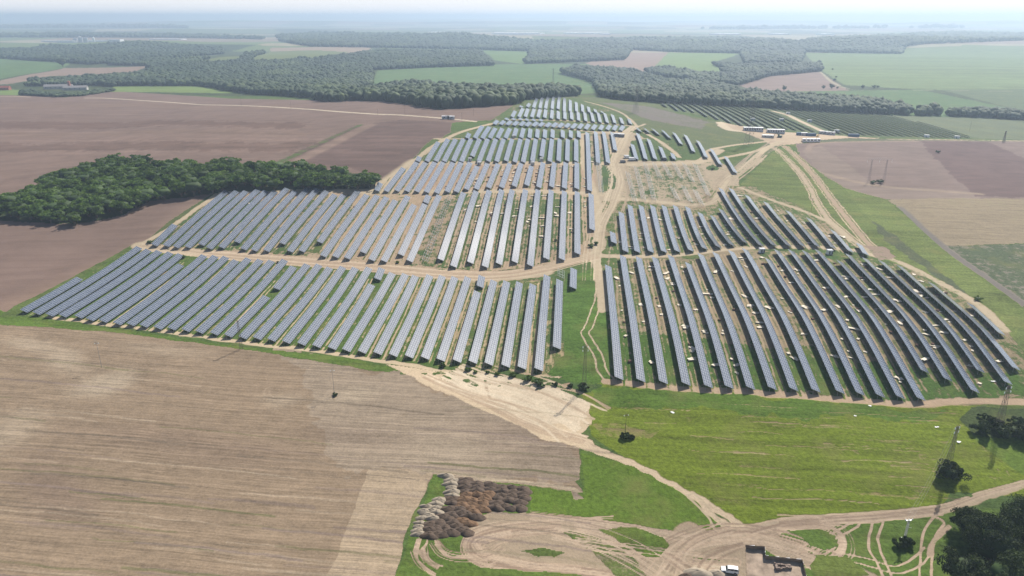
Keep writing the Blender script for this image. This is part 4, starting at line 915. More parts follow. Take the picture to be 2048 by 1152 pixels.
for k, (u, v, s, w) in enumerate([(1343, 825, 1.0, 'centre of the green meadow, right of the sandy slope'), (1709, 832, .9, 'in the meadow below the dirt track'), (1875, 855, .9, 'in the meadow left of the dark bushes'), (1740, 812, .8, 'at the edge of the dirt track below the right rows'), (1918, 884, 1.1, 'beside the lattice pylon on the meadow'), (1982, 762, 1.3, 'at the right end of the front right block'), (729, 694, .8, 'beside a panel row near the front of the park'), (1805, 1076, .8, 'beside the double lattice pole')]):
    p = at(u, v); o = bpy.data.objects.new('plastic_sheet', scrap_mesh(50+k, M_WHITE)); o.location = p; o.scale = (s*.55, s*.45, s*.6); link(o)
    tag(o, 'crumpled white plastic sheet '+w, 'plastic sheet', 'white sheets on the grass')

# ------------------------------------------------------------------ vegetation
import bmesh
def ico(sub):
    bm = bmesh.new(); bmesh.ops.create_icosphere(bm, subdivisions=sub, radius=1.0)
    V = np.array([v.co[:] for v in bm.verts]); F = np.array([[v.index for v in f.verts] for f in bm.faces]); bm.free(); return V, F
ICO1, ICO2, ICO3 = ico(1), ico(2), ico(3)

def leaf_cloud(seed, R, Hc, z0, nclump, nleaf, leaf):
    """leaf faces spread over many clumps inside an uneven crown"""
    r = np.random.RandomState(seed); V = []
    cs = []
    for k in range(nclump):
        th = r.uniform(0, 2*math.pi); ph = math.acos(r.uniform(-.55, 1)); rr = r.uniform(.45, .95)
        lump = 1+.22*math.sin(3*th+seed)+.15*math.sin(5*th+2*seed)
        c = np.array([math.cos(th)*math.sin(ph)*R*rr*lump, math.sin(th)*math.sin(ph)*R*rr*lump, z0+Hc*.5+math.cos(ph)*Hc*.5*rr])
        cs.append((c, R*r.uniform(.22, .40)))
    for c, cr_ in cs:
        m = nleaf//nclump
        d = r.normal(size=(m, 3)); d /= np.linalg.norm(d, axis=1)[:, None]; d[:, 2] = np.abs(d[:, 2])*.9-.25*(r.rand(m))
        p = c+d*cr_*(r.uniform(.65, 1.08, (m, 1)))
        nn = d+r.normal(scale=.55, size=(m, 3)); nn /= np.linalg.norm(nn, axis=1)[:, None]
        t = np.cross(nn, r.normal(size=(m, 3))); t /= np.linalg.norm(t, axis=1)[:, None]; bt = np.cross(nn, t)
        s = leaf*r.uniform(.55, 1.15, (m, 1))
        V.append(np.stack([p+t*s, p+bt*s*.8, p-t*s, p-bt*s*.8], 1).reshape(-1, 3))
    V = np.concatenate(V); F = np.arange(len(V)).reshape(-1, 4)
    return V, F
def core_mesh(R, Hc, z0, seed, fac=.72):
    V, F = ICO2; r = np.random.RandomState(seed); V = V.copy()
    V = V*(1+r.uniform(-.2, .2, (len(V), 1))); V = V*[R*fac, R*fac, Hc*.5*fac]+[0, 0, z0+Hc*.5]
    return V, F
M_LEAF = foliage_mat('grove_leaves', (.045, .095, .016), (.130, .200, .034), .09, .4)
M_LEAFD = foliage_mat('dark_leaves', (.015, .027, .009), (.048, .070, .018), .5)
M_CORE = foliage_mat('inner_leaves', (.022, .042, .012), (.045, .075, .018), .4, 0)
M_BARK = simple('bark', (.12, .09, .065), .9, 0, .3, 3)

def tree_root(seed, R, Hc, z0, nclump, nleaf, leaf, ml, name='deciduous_tree'):
    e = empty(name, (0, 0, 0))
    V, F = leaf_cloud(seed, R, Hc, z0, nclump, nleaf, leaf)
    cV, cF = core_mesh(R, Hc, z0, seed, .60 if name in ('shrub', 'bush') else .72)
    cF4 = np.concatenate([cF, cF[:, 2:3]], 1)    # triangles kept as degenerate-free quads below
    me = bpy.data.meshes.new('crown')
    vs = np.concatenate([V, cV]); 
    loops = np.concatenate([F.ravel(), (cF+len(V)).ravel()]); st = np.concatenate([np.arange(0, len(F)*4, 4), len(F)*4+np.arange(0, len(cF)*3, 3)])
    me.vertices.add(len(vs)); me.vertices.foreach_set('co', vs.astype(np.float32).ravel()); me.loops.add(len(loops)); me.loops.foreach_set('vertex_index', loops.astype(np.int32))
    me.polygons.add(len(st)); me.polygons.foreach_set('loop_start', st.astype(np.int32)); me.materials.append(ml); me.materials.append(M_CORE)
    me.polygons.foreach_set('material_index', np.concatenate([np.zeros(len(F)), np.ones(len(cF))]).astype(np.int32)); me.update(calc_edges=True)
    link(bpy.data.objects.new('crown', me), e)
    mb = MB(); r = random.Random(seed)
    mb.beam((0, 0, -.5), (r.uniform(-.2, .2), r.uniform(-.2, .2), z0+Hc*.45), R*.16, R*.08, 8)
    for k in range(5):
        a = k*1.26+seed; mb.beam((0, 0, z0*.8+k*.2), (math.cos(a)*R*.6, math.sin(a)*R*.6, z0+Hc*(.35+.08*k)), R*.07, R*.03, 5)
    mb.build('trunk', M_BARK, e)
    return e

def put(proto, used, x, y, rz, s, label, group, sz=None, cat='tree', z=None):
    sz = s*.82 if (sz is None and 'grove' in label) else sz
    o = proto if not used[0] else copy_tree(proto); used[0] = True
    o.location = (x, y, (H1(x, y) if z is None else z)-.1); o.rotation_euler = (0, 0, rz); o.scale = (s, s, s if sz is None else sz)
    tag(o, label, cat, group); return o

# the grove on the ploughed land: about three hundred separate trees
GROVE = [(-260, 408), (0, 400), (150, 330), (235, 312), (292, 314), (300, 324), (450, 322), (640, 332), (752, 347), (758, 364), (741, 378), (560, 380), (445, 384), (300, 402), (240, 432), (150, 449), (0, 442), (-260, 440)]
def scatter_visible(px, spacing, th, dmax=9000, seed=1, dmin=100, grow=0.0, limit=None):
    """jittered grid of standing places whose foot and top both fall inside the traced outline"""
    r = np.random.RandomState(seed); P = np.array(px, float); out = []
    u0, u1 = P[:, 0].min(), P[:, 0].max(); v1 = P[:, 1].max(); v0 = P[:, 1].min()
    wp = wpoly(px); y0 = max(dmin, wp[:, 1].min()-40); y1 = min(dmax, wp[:, 1].max()+400)
    y = y0
    while y < y1:
        sp = max(spacing, grow*y)
        xa, xb = wp[:, 0].min()-60, wp[:, 0].max()+60
        xs = np.arange(xa, xb, sp); xs = xs+r.uniform(-.42, .42, len(xs))*sp; ys = y+r.uniform(-.42, .42, len(xs))*sp
        z = Hf(xs, ys); hgt = th*max(1, sp/spacing)*.8
        ua, va, d = proj(xs, ys, z+.5); ub, vb, _ = proj(xs, ys, z+hgt)
        ok = (d > 50) & pip(ua, va, P) & pip(ub, vb, P)
        out += [(a, b, c, sp) for a, b, c in zip(xs[ok], ys[ok], z[ok])]
        y += sp*.92
    return out
gp = scatter_visible(GROVE, 7.6, 7.5, seed=5, dmax=800)
while len(gp) > 300: GS = globals().get('GS', 7.6)*1.03; gp = scatter_visible(GROVE, GS, 7.5, seed=5, dmax=800)
GS = globals().get('GS', 7.6); print('grove', len(gp), GS)
rnd.shuffle(gp)
if len(gp) > 300: gp = gp[:300]
protos = [tree_root(s, 4.7+.4*(s % 3), 7.2+.8*(s % 2), 1.3, 16, 620, .62, M_LEAF) for s in range(11, 17)]
used = [[False] for _ in protos]
for k, (x, y, z, sp) in enumerate(gp):
    i = k % 6
    put(protos[i], used[i], x, y, rnd.uniform(0, 6.28), GS/7.6*rnd.uniform(.92, 1.3), 'leafy green tree inside the dense grove on the ploughed field at the left', 'trees of the grove on the ploughed field')

# big dark trees at the lower right corner
bigs = [(1975, 1125, 14.5, 7.4), (2045, 1085, 14.5, 7.4), (1925, 1175, 10, 6.2), (2015, 1200, 14, 7.6), (2110, 1150, 14, 7.5), (1945, 1080, 9.5, 5.6), (2120, 1050, 11, 6.6)]
BL = ['tallest dark tree of the clump at the lower right corner', 'dark broad tree at the right edge of the lower right clump', 'low dark tree at the front left foot of the lower right clump', 'dark tree at the very bottom right corner', 'dark tree mostly out of frame at the lower right', 'small rounded dark tree at the upper left of the lower right clump', 'dark tree behind the clump beside the dirt road on the right']
for k, (u, v, h, R) in enumerate(bigs):
    e = tree_root(30+k, R, h*.9, h*.06, 44, 12000, .26, M_LEAFD); p = at(u, v)
    put(e, [False], p[0], p[1], k, 1, BL[k], 'dark trees at the lower right corner', z=p[2])
# dark bushes by the right pylon
sh = [(1965, 858, 3.4, 'left'), (1985, 848, 3.2, 'middle'), (2005, 868, 3.8, 'front'), (2030, 866, 4.0, 'right'), (2050, 872, 3.6, 'rightmost'), (1972, 838, 2.6, 'uppermost'), (2035, 845, 2.8, 'rear')]
for k, (u, v, h, w) in enumerate(sh):
    p = at(u, v+6); e = tree_root(50+k, h*.95, h, .1, 14, 2200, .26, M_LEAFD, 'bush')
    put(e, [False], p[0], p[1], k, 1, 'dark %s bush in the thicket around the foot of the right lattice pylon' % w, 'dark bushes around the right pylon', cat='bush')
# shrubs scattered about
SHR = [(885, 733, 2.0, 'dark round shrub below the front left rows, left of the sandy ramp'), (935, 741, 1.8, 'dark shrub left of the paired shrubs on the sandy edge'), (951, 744, 1.3, 'small dark shrub touching its larger neighbour on the sandy edge'),
       (975, 745, 1.2, 'small shrub at the top of the sandy slope'), (994, 748, 1.6, 'round shrub right of the sandy gap'), (1026, 751, 2.2, 'wide shrub under the front left rows'), (1055, 758, 2.4, 'wide dark shrub at the top right of the sandy slope'), (1075, 765, 2.6, 'largest shrub at the upper edge of the sandy slope'), (1083, 772, 2.0, 'dark shrub beside the small pylon path'),
       (1168, 776, 2.2, 'dark bush at the foot of the lattice pylon between the two front blocks'), (1110, 770, 1.6, 'low bush left of the lattice pylon between the front blocks'), (1140, 772, 1.4, 'low bush next to the lattice pylon between the front blocks'),
       (1893, 948, 4.6, 'tall dark bush around the foot of the meadow pylon'), (1912, 943, 2.0, 'small dark bush just right of the meadow pylon bush'), (1250, 874, 1.7, 'dark bush at the foot of the thin pole on the meadow'), (1262, 875, 1.2, 'low bush right of the thin pole on the meadow'), (670, 790, 1.1, 'small green bush at the foot of the pole in the stubble field'),
       (1812, 1084, 1.9, 'dark bush at the foot of the double lattice pole'), (1800, 1090, 1.7, 'brownish bush left of the double lattice pole'), (1745, 364, 2.6, 'left one of two bushes under the faint portal pylon'), (1760, 363, 2.8, 'right one of two bushes under the faint portal pylon'), (1876, 303, 2.4, 'bush on the dark ploughed strip'),
       (1192, 487, 1.6, 'green shrub beside the track junction in the park'), (1182, 492, 1.8, 'green shrub at the lower end of the rightmost row in the second left block'), (1112, 480, 1.0, 'low green shrub among the second left block'), (556, 525, 1.0, 'low green shrub by the wide dirt track'), (795, 525, 1.1, 'round green shrub alone beside the wide dirt track'),
       (1382, 560, .9, 'small shrub in the front right block'), (366, 514, 1.6, 'green shrub in the notch of the front left block'), (300, 484, 1.8, 'green shrub at the left corner of the second left block'), (1955, 598, 1.8, 'dark shrub right of the last panel rows'), (1425, 338, 1.4, 'green bush at the foot of the pole by the curved rows')]
for k, (u, v, h, lb) in enumerate(SHR):
    h = h*.75 if 725 < v < 776 else h
    p = at(u, v+h*1.2); e = tree_root(70+k, h*1.05, h, 0, 9 if v < 850 else 16, 420 if v < 600 else (900 if v < 850 else 3600), .22, M_LEAF if v > 400 and v < 770 else M_LEAFD, 'shrub')
    put(e, [False], p[0], p[1], k, 1, lb, 'shrubs', cat='shrub')
# single trees in the distance
FT = [(1768-200, 181, 9, 'lone round tree at the lower edge of the mauve field'), (1647, 178, 7, 'round tree left of its larger neighbour on the far field edge'), (1663, 178, 11, 'largest of the trees on the far field edge'), (1674, 178, 5, 'small tree right of the large one on the far field edge'), (1668, 163, 7, 'tree on the slanting field edge'), (1725, 177, 7, 'tree on the straight far hedge line'), (1748, 177, 7, 'tree near the middle of the far hedge line'), (1755, 176, 6, 'small tree on the far hedge line'), (126, 133, 24, 'big lone tree between green and tan fields at the far left'), (1665, 140, 5, 'small tree at the top of the slanting field edge'), (1672, 156, 5, 'small tree half way along the slanting field edge')]
for k, (u, v, h, lb) in enumerate(FT):
    p = at(u, v); e = tree_root(120+k, h*.55, h*.85, h*.1, 10, 500, h*.07, M_LEAFD, 'far_tree')
    put(e, [False], p[0], p[1], k, 1, lb, 'single trees on far field edges')

# woods: traced outlines filled with crowns, one object per wood
def wood(name, label, px, spacing, th, seed, grow=.0, hi=False, mat=None, dmax=9000, holes=()):
    pts = scatter_visible(px, spacing, th, dmax, seed, 100, grow)
    for hp in holes:
        Q = np.array(pts); pts = [q for q, i_ in zip(pts, pip(Q[:, 0], Q[:, 1], wpoly(hp))) if not i_]
    if not pts: return
    V0, F0 = (ICO2 if hi else ICO1); r = np.random.RandomState(seed)
    P = np.array(pts); n = len(P); k = len(V0)
    big_ = np.where(r.rand(n) < .12, 1.35, 1.0); rad = P[:, 3]*.76*big_*r.uniform(.7, 1.25, n); hh_ = th*np.maximum(1, P[:, 3]/spacing)*big_**.7*r.uniform(.78, 1.12, n)
    jit = 1+r.uniform(-.17, .17, (n, k, 1))
    an = r.uniform(0, 6.28, n); c, s = np.cos(an), np.sin(an)
    B = V0[None]*jit
    x = B[..., 0]*c[:, None]-B[..., 1]*s[:, None]; y = B[..., 0]*s[:, None]+B[..., 1]*c[:, None]
    zz = B[..., 2]; zz = np.where(zz < 0, zz*1.0, zz)
    V = np.stack([P[:, 0:1]+x*rad[:, None], P[:, 1:2]+y*rad[:, None], P[:, 2:3]+hh_[:, None]*.50+zz*hh_[:, None]*.44], -1).reshape(-1, 3)
    F = (F0[None]+(np.arange(n)*k)[:, None, None]).reshape(-1, 3)
    me = np_mesh(name, V, F, mat or M_WOOD, smooth=True)
    tn = np.clip(vnoise(P[:, 0]/70, P[:, 1]/90, 21)*.75+r.uniform(-.15, .35, n), 0, 1)
    q = me.attributes.new('tone', 'FLOAT', 'POINT'); q.data.foreach_set('value', np.repeat(tn, k).astype(np.float32))
    o = link(bpy.data.objects.new(name, me)); tag(o, label, 'wood', None, 'stuff')
    print(name, n, 'crowns'); return n
CLEAR = [[(500, 126), (540, 103), (640, 101), (700, 104), (625, 118), (560, 126)], [(385, 127), (440, 114), (492, 112), (480, 124), (430, 130)], [(330, 120), (400, 112), (420, 116), (350, 124)]]
M_WOOD = foliage_mat('wood_leaves', (.020, .038, .018), (.040, .066, .026), .12, 0, tone=True)
wood('dark_wood', 'dark dense wood along the valley behind the brown field', [(685, 182), (740, 172), (830, 160), (870, 166), (960, 172), (1045, 172), (1100, 170), (1140, 172), (1200, 190), (1135, 193), (1050, 200), (1035, 208), (950, 214), (880, 219), (820, 208), (770, 203), (700, 200)], 6.5, 13, 1, hi=True, dmax=1500)
wood('valley_wood', 'broad valley wood behind the weedy hill and the far solar block', [(1105, 142), (1150, 130), (1260, 136), (1330, 156), (1420, 160), (1500, 178), (1600, 188), (1700, 190), (1760, 196), (1820, 210), (1822, 231), (1700, 226), (1500, 214), (1320, 206), (1240, 200), (1200, 194), (1185, 165)], 6.5, 12, 2, .0040)
wood('wood_tongue', 'wood tongue between the pink and the pale green far fields', [(1280, 136), (1330, 130), (1400, 142), (1460, 143), (1420, 128), (1425, 122), (1490, 128), (1500, 125), (1640, 124), (1650, 138), (1640, 143), (1540, 152), (1475, 172), (1400, 165), (1300, 150)], 7, 12, 3, .0034)
wood('left_wood', 'wide wood of mixed greens on the left valley side', [(40, 168), (60, 156), (180, 150), (290, 142), (300, 132), (180, 130), (240, 118), (440, 110), (540, 100), (560, 110), (620, 116), (745, 100), (960, 100), (995, 131), (860, 135), (742, 140), (745, 170), (690, 185), (700, 203), (640, 203), (620, 196), (500, 188), (480, 186), (400, 172), (225, 172), (200, 166), (150, 158), (90, 165), (40, 172)], 7, 12, 4, .0034, holes=CLEAR)
wood('village_wood', 'dark trees behind the farm sheds and the brick tower', [(40, 166), (100, 157), (180, 149), (230, 155), (228, 174), (205, 172), (170, 171), (100, 172), (45, 173)], 7, 10, 14)
wood('far_left_wood', 'hazy wooded hill at the far left below the plain', [(-400, 96), (60, 95), (100, 88), (160, 90), (280, 80), (400, 90), (450, 94), (447, 108), (300, 122), (180, 129), (0, 117), (-400, 118)], 9, 13, 5, .0034)
wood('far_middle_wood', 'hazy wood belt across the middle distance', [(540, 80), (620, 66), (740, 68), (800, 72), (900, 64), (1000, 72), (1080, 80), (1200, 76), (1320, 74), (1480, 74), (1600, 80), (1610, 104), (1600, 127), (1490, 128), (1480, 107), (1337, 104), (1262, 100), (1250, 120), (1045, 128), (1060, 103), (960, 100), (740, 95), (620, 93)], 9, 13, 6, .0034)
wood('ridge_wood', 'hazy wooded ridge at the right under the horizon', [(1600, 80), (1640, 74), (1800, 68), (1900, 63), (2048, 66), (2500, 64), (2500, 82), (2048, 81), (1850, 88), (1806, 94), (1806, 108), (1640, 105), (1600, 104)], 9, 13, 7, .0034)
for q_, (nm_, lb_, px_) in enumerate([('plain_wood', 'thin dark wood strip on the plain behind the white works', [(-300, 66), (0, 66), (200, 65), (400, 68), (540, 73), (530, 79), (300, 75), (0, 75), (-300, 76)]),
        ('plain_wood', 'hazy wooded hill strip left of the middle of the plain', [(545, 70), (640, 64), (800, 66), (1000, 72), (990, 79), (700, 78), (560, 79)]),
        ('plain_wood', 'faint wood strip under the horizon at the left', [(-300, 52), (100, 50), (300, 49), (480, 53), (470, 57), (200, 56), (-300, 58)]),
        ('plain_wood', 'faint wood strip under the horizon at the right', [(1150, 56), (1500, 52), (1900, 50), (2300, 50), (2300, 55), (1800, 57), (1300, 60)])]):
    wood(nm_, lb_, px_, 14, 16, 40+q_, .0042, dmax=12000)
wood('hedge_wood', 'row of dense trees right of the far solar block', [(1832, 216), (1860, 210), (1881, 214), (1880, 232), (1832, 231)], 6, 13, 8, hi=True)
wood('field_hedge', 'long hedge of trees running out at the right edge', [(1884, 226), (1900, 216), (1960, 214), (2048, 220), (2400, 225), (2400, 258), (2048, 240), (1960, 235), (1886, 232)], 6, 11, 9, hi=True)
wood('farm_thicket', 'dark thicket in front of the grey farm sheds', [(40, 180), (60, 178), (90, 184), (160, 185), (190, 178), (228, 175), (228, 182), (165, 192), (110, 194), (40, 190)], 5, 4.5, 10)

# ------------------------------------------------------------------ soil heaps
M_HD = simple('dark_soil', (.092, .066, .050), .95, 0, .35, 1.5); M_HB = simple('brown_soil', (.15, .092, .055), .95, 0, .35, 1.5); M_HL = simple('pale_sand', (.28, .235, .18), .95, 0, .25, 1.2)
def heap_mesh(seed, mat):
    r = np.random.RandomState(seed); n, m = 30, 18; V = []
    ph = r.uniform(0, 6, 4)
    for i in range(m+1):
        for j in range(n):
            a = 2*math.pi*j/n; q = i/m; rr = q*(1+.12*math.sin(2*a+ph[0])+.08*math.sin(3*a+ph[1])+.04*math.sin(7*a+ph[2]))
            z = max(0, 1-q**2.1)**.85*(1+.10*math.sin(2*a+ph[3]))+r.uniform(-.03, .03)*(1-q*.7)+.035*math.sin(6*a+7*q+ph[0])*q*(1-q)*4
            V.append((rr*math.cos(a), rr*math.sin(a), z-.10*q))
    V = np.array(V); F = [(i*n+j, i*n+(j+1) % n, (i+1)*n+(j+1) % n, (i+1)*n+j) for i in range(m) for j in range(n)]
    return np_mesh('soil_heap', V, np.array(F)[:, ::-1], mat, smooth=True)
HM = {c: [heap_mesh(q*7+ord(c), m) for q in range(4)] for c, m in (('D', M_HD), ('B', M_HB), ('L', M_HL))}
HP = {'L': "575 165|630 212|625 245|630 288|638 328|645 368|500 405|470 450|520 420|380 480|470 490|430 520|350 530|480 540|400 570|330 595|440 600|315 650|300 690|290 725|295 760",
      'D': "770 205|765 240|768 280|770 318|890 245|905 282|895 318|1035 258|1025 298|1150 285|1150 325|1145 360|1250 285|1250 325|1245 365|1355 300|1365 340|1370 385|640 395|632 435|600 500|1105 395|1210 408|1320 432|1085 440|1080 490|1170 470|1240 495|1330 490|720 505|735 545|800 570|880 580|640 560|540 580|600 610|500 640|650 640|400 660|560 690|470 700|400 720|620 740|550 760|480 760|400 775|720 715|780 740|680 680",
      'B': "790 360|895 352|1020 350|980 378|765 405|860 420|965 405|745 455|845 448|950 445|710 495|820 495|930 480|970 505|740 620|800 650|860 540"}
CN = {'L': ('pale sandy', 'pale sand heap'), 'D': ('dark', 'dark soil heap'), 'B': ('rusty brown', 'brown soil heap')}
for c, s in HP.items():
    pts = [tuple(map(float, q.split())) for q in s.split('|')]
    pts.sort(key=lambda q: (round(q[1]/60), q[0]))
    for k, (zx, zy) in enumerate(pts):
        p = at(780+zx/5.12, 920+zy/5.12)
        o = bpy.data.objects.new('soil_heap', HM[c][k % 4]); o.location = (p[0], p[1], p[2]-.05)
        o.rotation_euler = (0, 0, YAW+rnd.uniform(-.25, .25)); w = rnd.uniform(.9, 1.15)
        o.scale = (2.6*w, 1.75*w, .95*w*rnd.uniform(.75, 1.2)) if c != 'L' else (2.4*w, 1.35*w, .9*w)
        link(o); tag(o, '%s soil heap, %s of its kind counted from the back of the heap field' % (CN[c][0], ordw(k+1)), 'soil heap', CN[c][1]+'s beside the yard')
# spoil by the excavation, mud walls in the pit
def mound(u, v, sx, sy, h, mat, label, name='spoil_heap'):
    p = at(u, v); o = bpy.data.objects.new(name, heap_mesh(int(u+v), mat)); o.location = p; o.rotation_euler = (0, 0, .1); o.scale = (sx, sy, h); link(o); tag(o, label, 'spoil heap')
mound(1395, 1146, 4.2, 2.0, 1.0, M_HL, 'wide pale spoil heap left of the white car'); mound(1435, 1147, 2.6, 1.6, .8, M_HL, 'small pale spoil heap just left of the white car')
mound(1372, 1152, 2.2, 1.2, .7, M_HD, 'dark little heap at the foot of the pale spoil')
mb = MB(); p = at(1568, 1130); R_ = random.Random(3)
for (a, b, L, W, an) in ((-1.9, .8, .9, .35, 1.9), (-.9, 1.1, 1.1, .35, .1), (.2, .9, .9, .4, -.1), (1.3, .8, .8, .55, .0), (-1.2, -.5, .8, .4, .1), (.3, -.1, .9, .35, .1), (-2.0, -.1, .9, .35, 1.5), (1.4, .1, .9, .5, .05)):
    for q in range(4):
        cx_, cy_ = a+math.cos(an)*(q-1.5)*L*.4, b+math.sin(an)*(q-1.5)*L*.4; w = R_.uniform(.2, .32); hgt = R_.uniform(.5, .85)
        mb.box(cx_-w, cx_+w, cy_-W*.6, cy_+W*.6, 0, hgt)
o = mb.build('broken_masonry', simple('old_masonry', (.20, .155, .13), .95, 0, .4, 3)); o.location = (p[0], p[1], H1(p[0], p[1])-PITD); tag(o, 'low broken masonry walls uncovered on the floor of the excavated pit', 'masonry')

# ------------------------------------------------------------------ pylons and poles
M_PYL = simple('weathered_steel', (.13, .125, .125), .6, .2, .1)
def lattice(mb, h, w0, w1, n, t=.12, z0=0):
    c = [(-1, -1), (1, -1), (1, 1), (-1, 1)]
    def P(i, k): w = (w0+(w1-w0)*(k/n)**.85)/2; return (c[i][0]*w, c[i][1]*w, z0+h*k/n)
    for i in range(4):
        for k in range(n):
            mb.beam(P(i, k), P(i, k+1), t)
            j = (i+1) % 4
            mb.beam(P(i, k), P(j, k+1), t*.6); mb.beam(P(j, k), P(i, k+1), t*.6); mb.beam(P(i, k+1), P(j, k+1), t*.5)
def arm(mb, z, L, t=.12, w=.5, d=.6):
    for s in (-1, 1):
        mb.beam((s*w*.5, -.2, z), (s*L, 0, z), t); mb.beam((s*w*.5, .2, z), (s*L, 0, z), t); mb.beam((s*w*.5, 0, z+d), (s*L, 0, z), t*.8)
def insul(parent, pts, m, L=.8):
    for (x, y, z) in pts:
        mb = MB(); mb.beam((x, y, z), (x, y, z-L), .06)
        for q in range(4): mb.beam((x, y, z-.15-q*L*.2), (x, y, z-.22-q*L*.2), .26, None, 8)
        mb.build('insulator', m, parent)
M_INS = simple('insulator_glass', (.55, .6, .6), .25)
def pylon(u, v, ut, vt, w0, w1, n, arms, label, rz, mat, t=.14, name='lattice_pylon', ins=True):
    p = at(u, v); h = height_to(p, ut, vt)
    e = empty(name, p, rz); mb = MB(); lattice(mb, h, w0, w1, n, t); mb.build('lattice_body', mat, e)
    for (zf_, L) in arms:
        mb = MB(); arm(mb, h*zf_, L, t*.9, w1, h*.03+.3); mb.build('cross_arm', mat, e)
        if ins: insul(e, [(-L, 0, h*zf_-.05), (L, 0, h*zf_-.05)], M_INS, .5+h*.02)
    tag(e, label, 'pylon', 'lattice pylons'); print(name, label, 'h', round(h, 1)); return e, p, h
PY = {}
PY['m'] = pylon(1893, 943, 1914, 852, 1.7, .35, 9, [(.99, .9), (.9, .9)], 'slim brown lattice pylon with a bush at its foot on the right meadow', .5, M_STEELD, .08)
PY['b'] = pylon(1994, 862, 2009, 768, 2.2, .5, 8, [(.97, 1.1), (.88, 1.3)], 'brown lattice pylon rising from the dark thicket at the right edge', .4, M_STEELD, .09)
PY['c'] = pylon(1168, 776, 1165, 690, 1.6, .4, 9, [(.98, 1.0), (.9, 1.0)], 'slender lattice pylon between the front left and front right blocks', .2, M_STEELD, .055)
PY['a'] = pylon(483, 698, 479, 640, 1.3, .4, 7, [(.97, .9)], 'small rusty lattice pylon at the front edge of the left block', .2, M_STEELD, .055)
PY['big'] = pylon(1497, 291, 1505, 192, 6, 1.2, 12, [(.97, 7), (.84, 10), (.72, 7)], 'tall hazy high voltage pylon left of the white site cabins', .5, M_PYL, .13)
PY['hill'] = pylon(1271, 226, 1270, 172, 5, 1.2, 10, [(.96, 6), (.8, 8.5)], 'hazy high voltage pylon on the weedy hill', .5, M_PYL, .13)
PY['h2'] = pylon(1106, 181, 1105, 137, 4, 1, 8, [(.96, 5), (.8, 7)], 'faint high voltage pylon on the far green field', .5, M_PYL, .13)
PY['w'] = pylon(1214, 195, 1213, 170, 2, .8, 6, [(.95, 3)], 'pale small pylon before the valley wood', .5, M_PYL, .11)
PY['r'] = pylon(2007, 285, 2009, 262, 2, .6, 6, [(.95, 2)], 'small lattice pylon on the field edge at the far right', .5, M_STEELD, .18)
def pole(u, v, ut, vt, label, rz=.3, r=.15, arm_=.8, mat=None):
    p = at(u, v); h = max(4, height_to(p, ut, vt)); e = empty('utility_pole', p, rz); mat = mat or M_POLE
    mb = MB(); mb.beam((0, 0, -.3), (0, 0, h), r, r*.6, 8); mb.build('pole_shaft', mat, e)
    mb = MB(); mb.box(-arm_, arm_, -.05, .05, h*.93, h*.93+.12); mb.box(-arm_*.6, arm_*.6, -.05, .05, h*.99, h*.99+.1); mb.build('cross_arm', mat, e)
    insul(e, [(s, 0, h*.93+.35) for s in (-arm_*.9, arm_*.9)], M_INS, .3)
    tag(e, label, 'utility pole', 'utility poles'); return e
M_POLE = simple('pole_concrete', (.30, .29, .27), .8); M_WP = simple('pole_wood', (.11, .085, .07), .85)
pole(203.7, 735, 195, 683, 'grey concrete pole in the stubble field at the left'); pole(669, 790, 667, 738, 'grey concrete pole in the stubble field with a green tuft at its foot'); pole(1250, 872, 1251, 828, 'dark thin pole with a bush at its foot on the meadow', mat=M_WP)
pole(483, 212, 482, 193, 'leftmost dark pole along the pale field road', mat=M_WP); pole(582, 218, 582, 205, 'second dark pole along the pale field road', mat=M_WP); pole(756, 233, 756, 219, 'third dark pole along the pale field road', mat=M_WP)
pole(810, 230, 810, 206, 'dark pole beside the bend of the pale field road', mat=M_WP); pole(947, 232, 947, 219, 'dark pole on the ploughed crest left of the hilltop rows', mat=M_WP); pole(924, 245, 924, 226, 'pole beside the small yard with grey cabins', mat=M_WP)
pole(1622, 422, 1623, 397, 'thin dark pole on the dark mound beside the forked tracks', mat=M_WP); pole(1425, 335, 1426, 318, 'dark pole in the dirt between the curved short rows', mat=M_WP); pole(1939, 263, 1941, 243, 'faint pole in the pale field right of the far block', mat=M_WP)
pole(703, 207, 703, 192, 'faint pole in front of the left wood', mat=M_WP)
# the double lattice pole near the camera
p = at(1808, 1082); h = height_to(p, 1815, 1040); e = empty('lattice_pole', p, .2); mb = MB()
lattice(mb, h, .55, .4, 10, .07); mb.build('lattice_body', M_STEEL, e)
mb = MB(); mb.box(-1.1, 1.1, -.1, .1, h, h+.12); mb.beam((-1.1, 0, h), (0, 0, h-.8), .06); mb.beam((1.1, 0, h), (0, 0, h-.8), .06); mb.build('cross_arm', M_STEEL, e)
mb = MB(); mb.beam((0, 0, h*.68), (1.6, .2, h*.6), .07); mb.build('side_bracket', M_STEEL, e)
insul(e, [(s, 0, h+.6) for s in (-1.0, 0, 1.0)], M_INS, .5); tag(e, 'grey lattice pole with white insulators between the tyre tracks near the lower right', 'lattice pole'); LP = (p, h)
M_PORT = simple('portal_steel', (.27, .24, .24), .6, .1, .1)
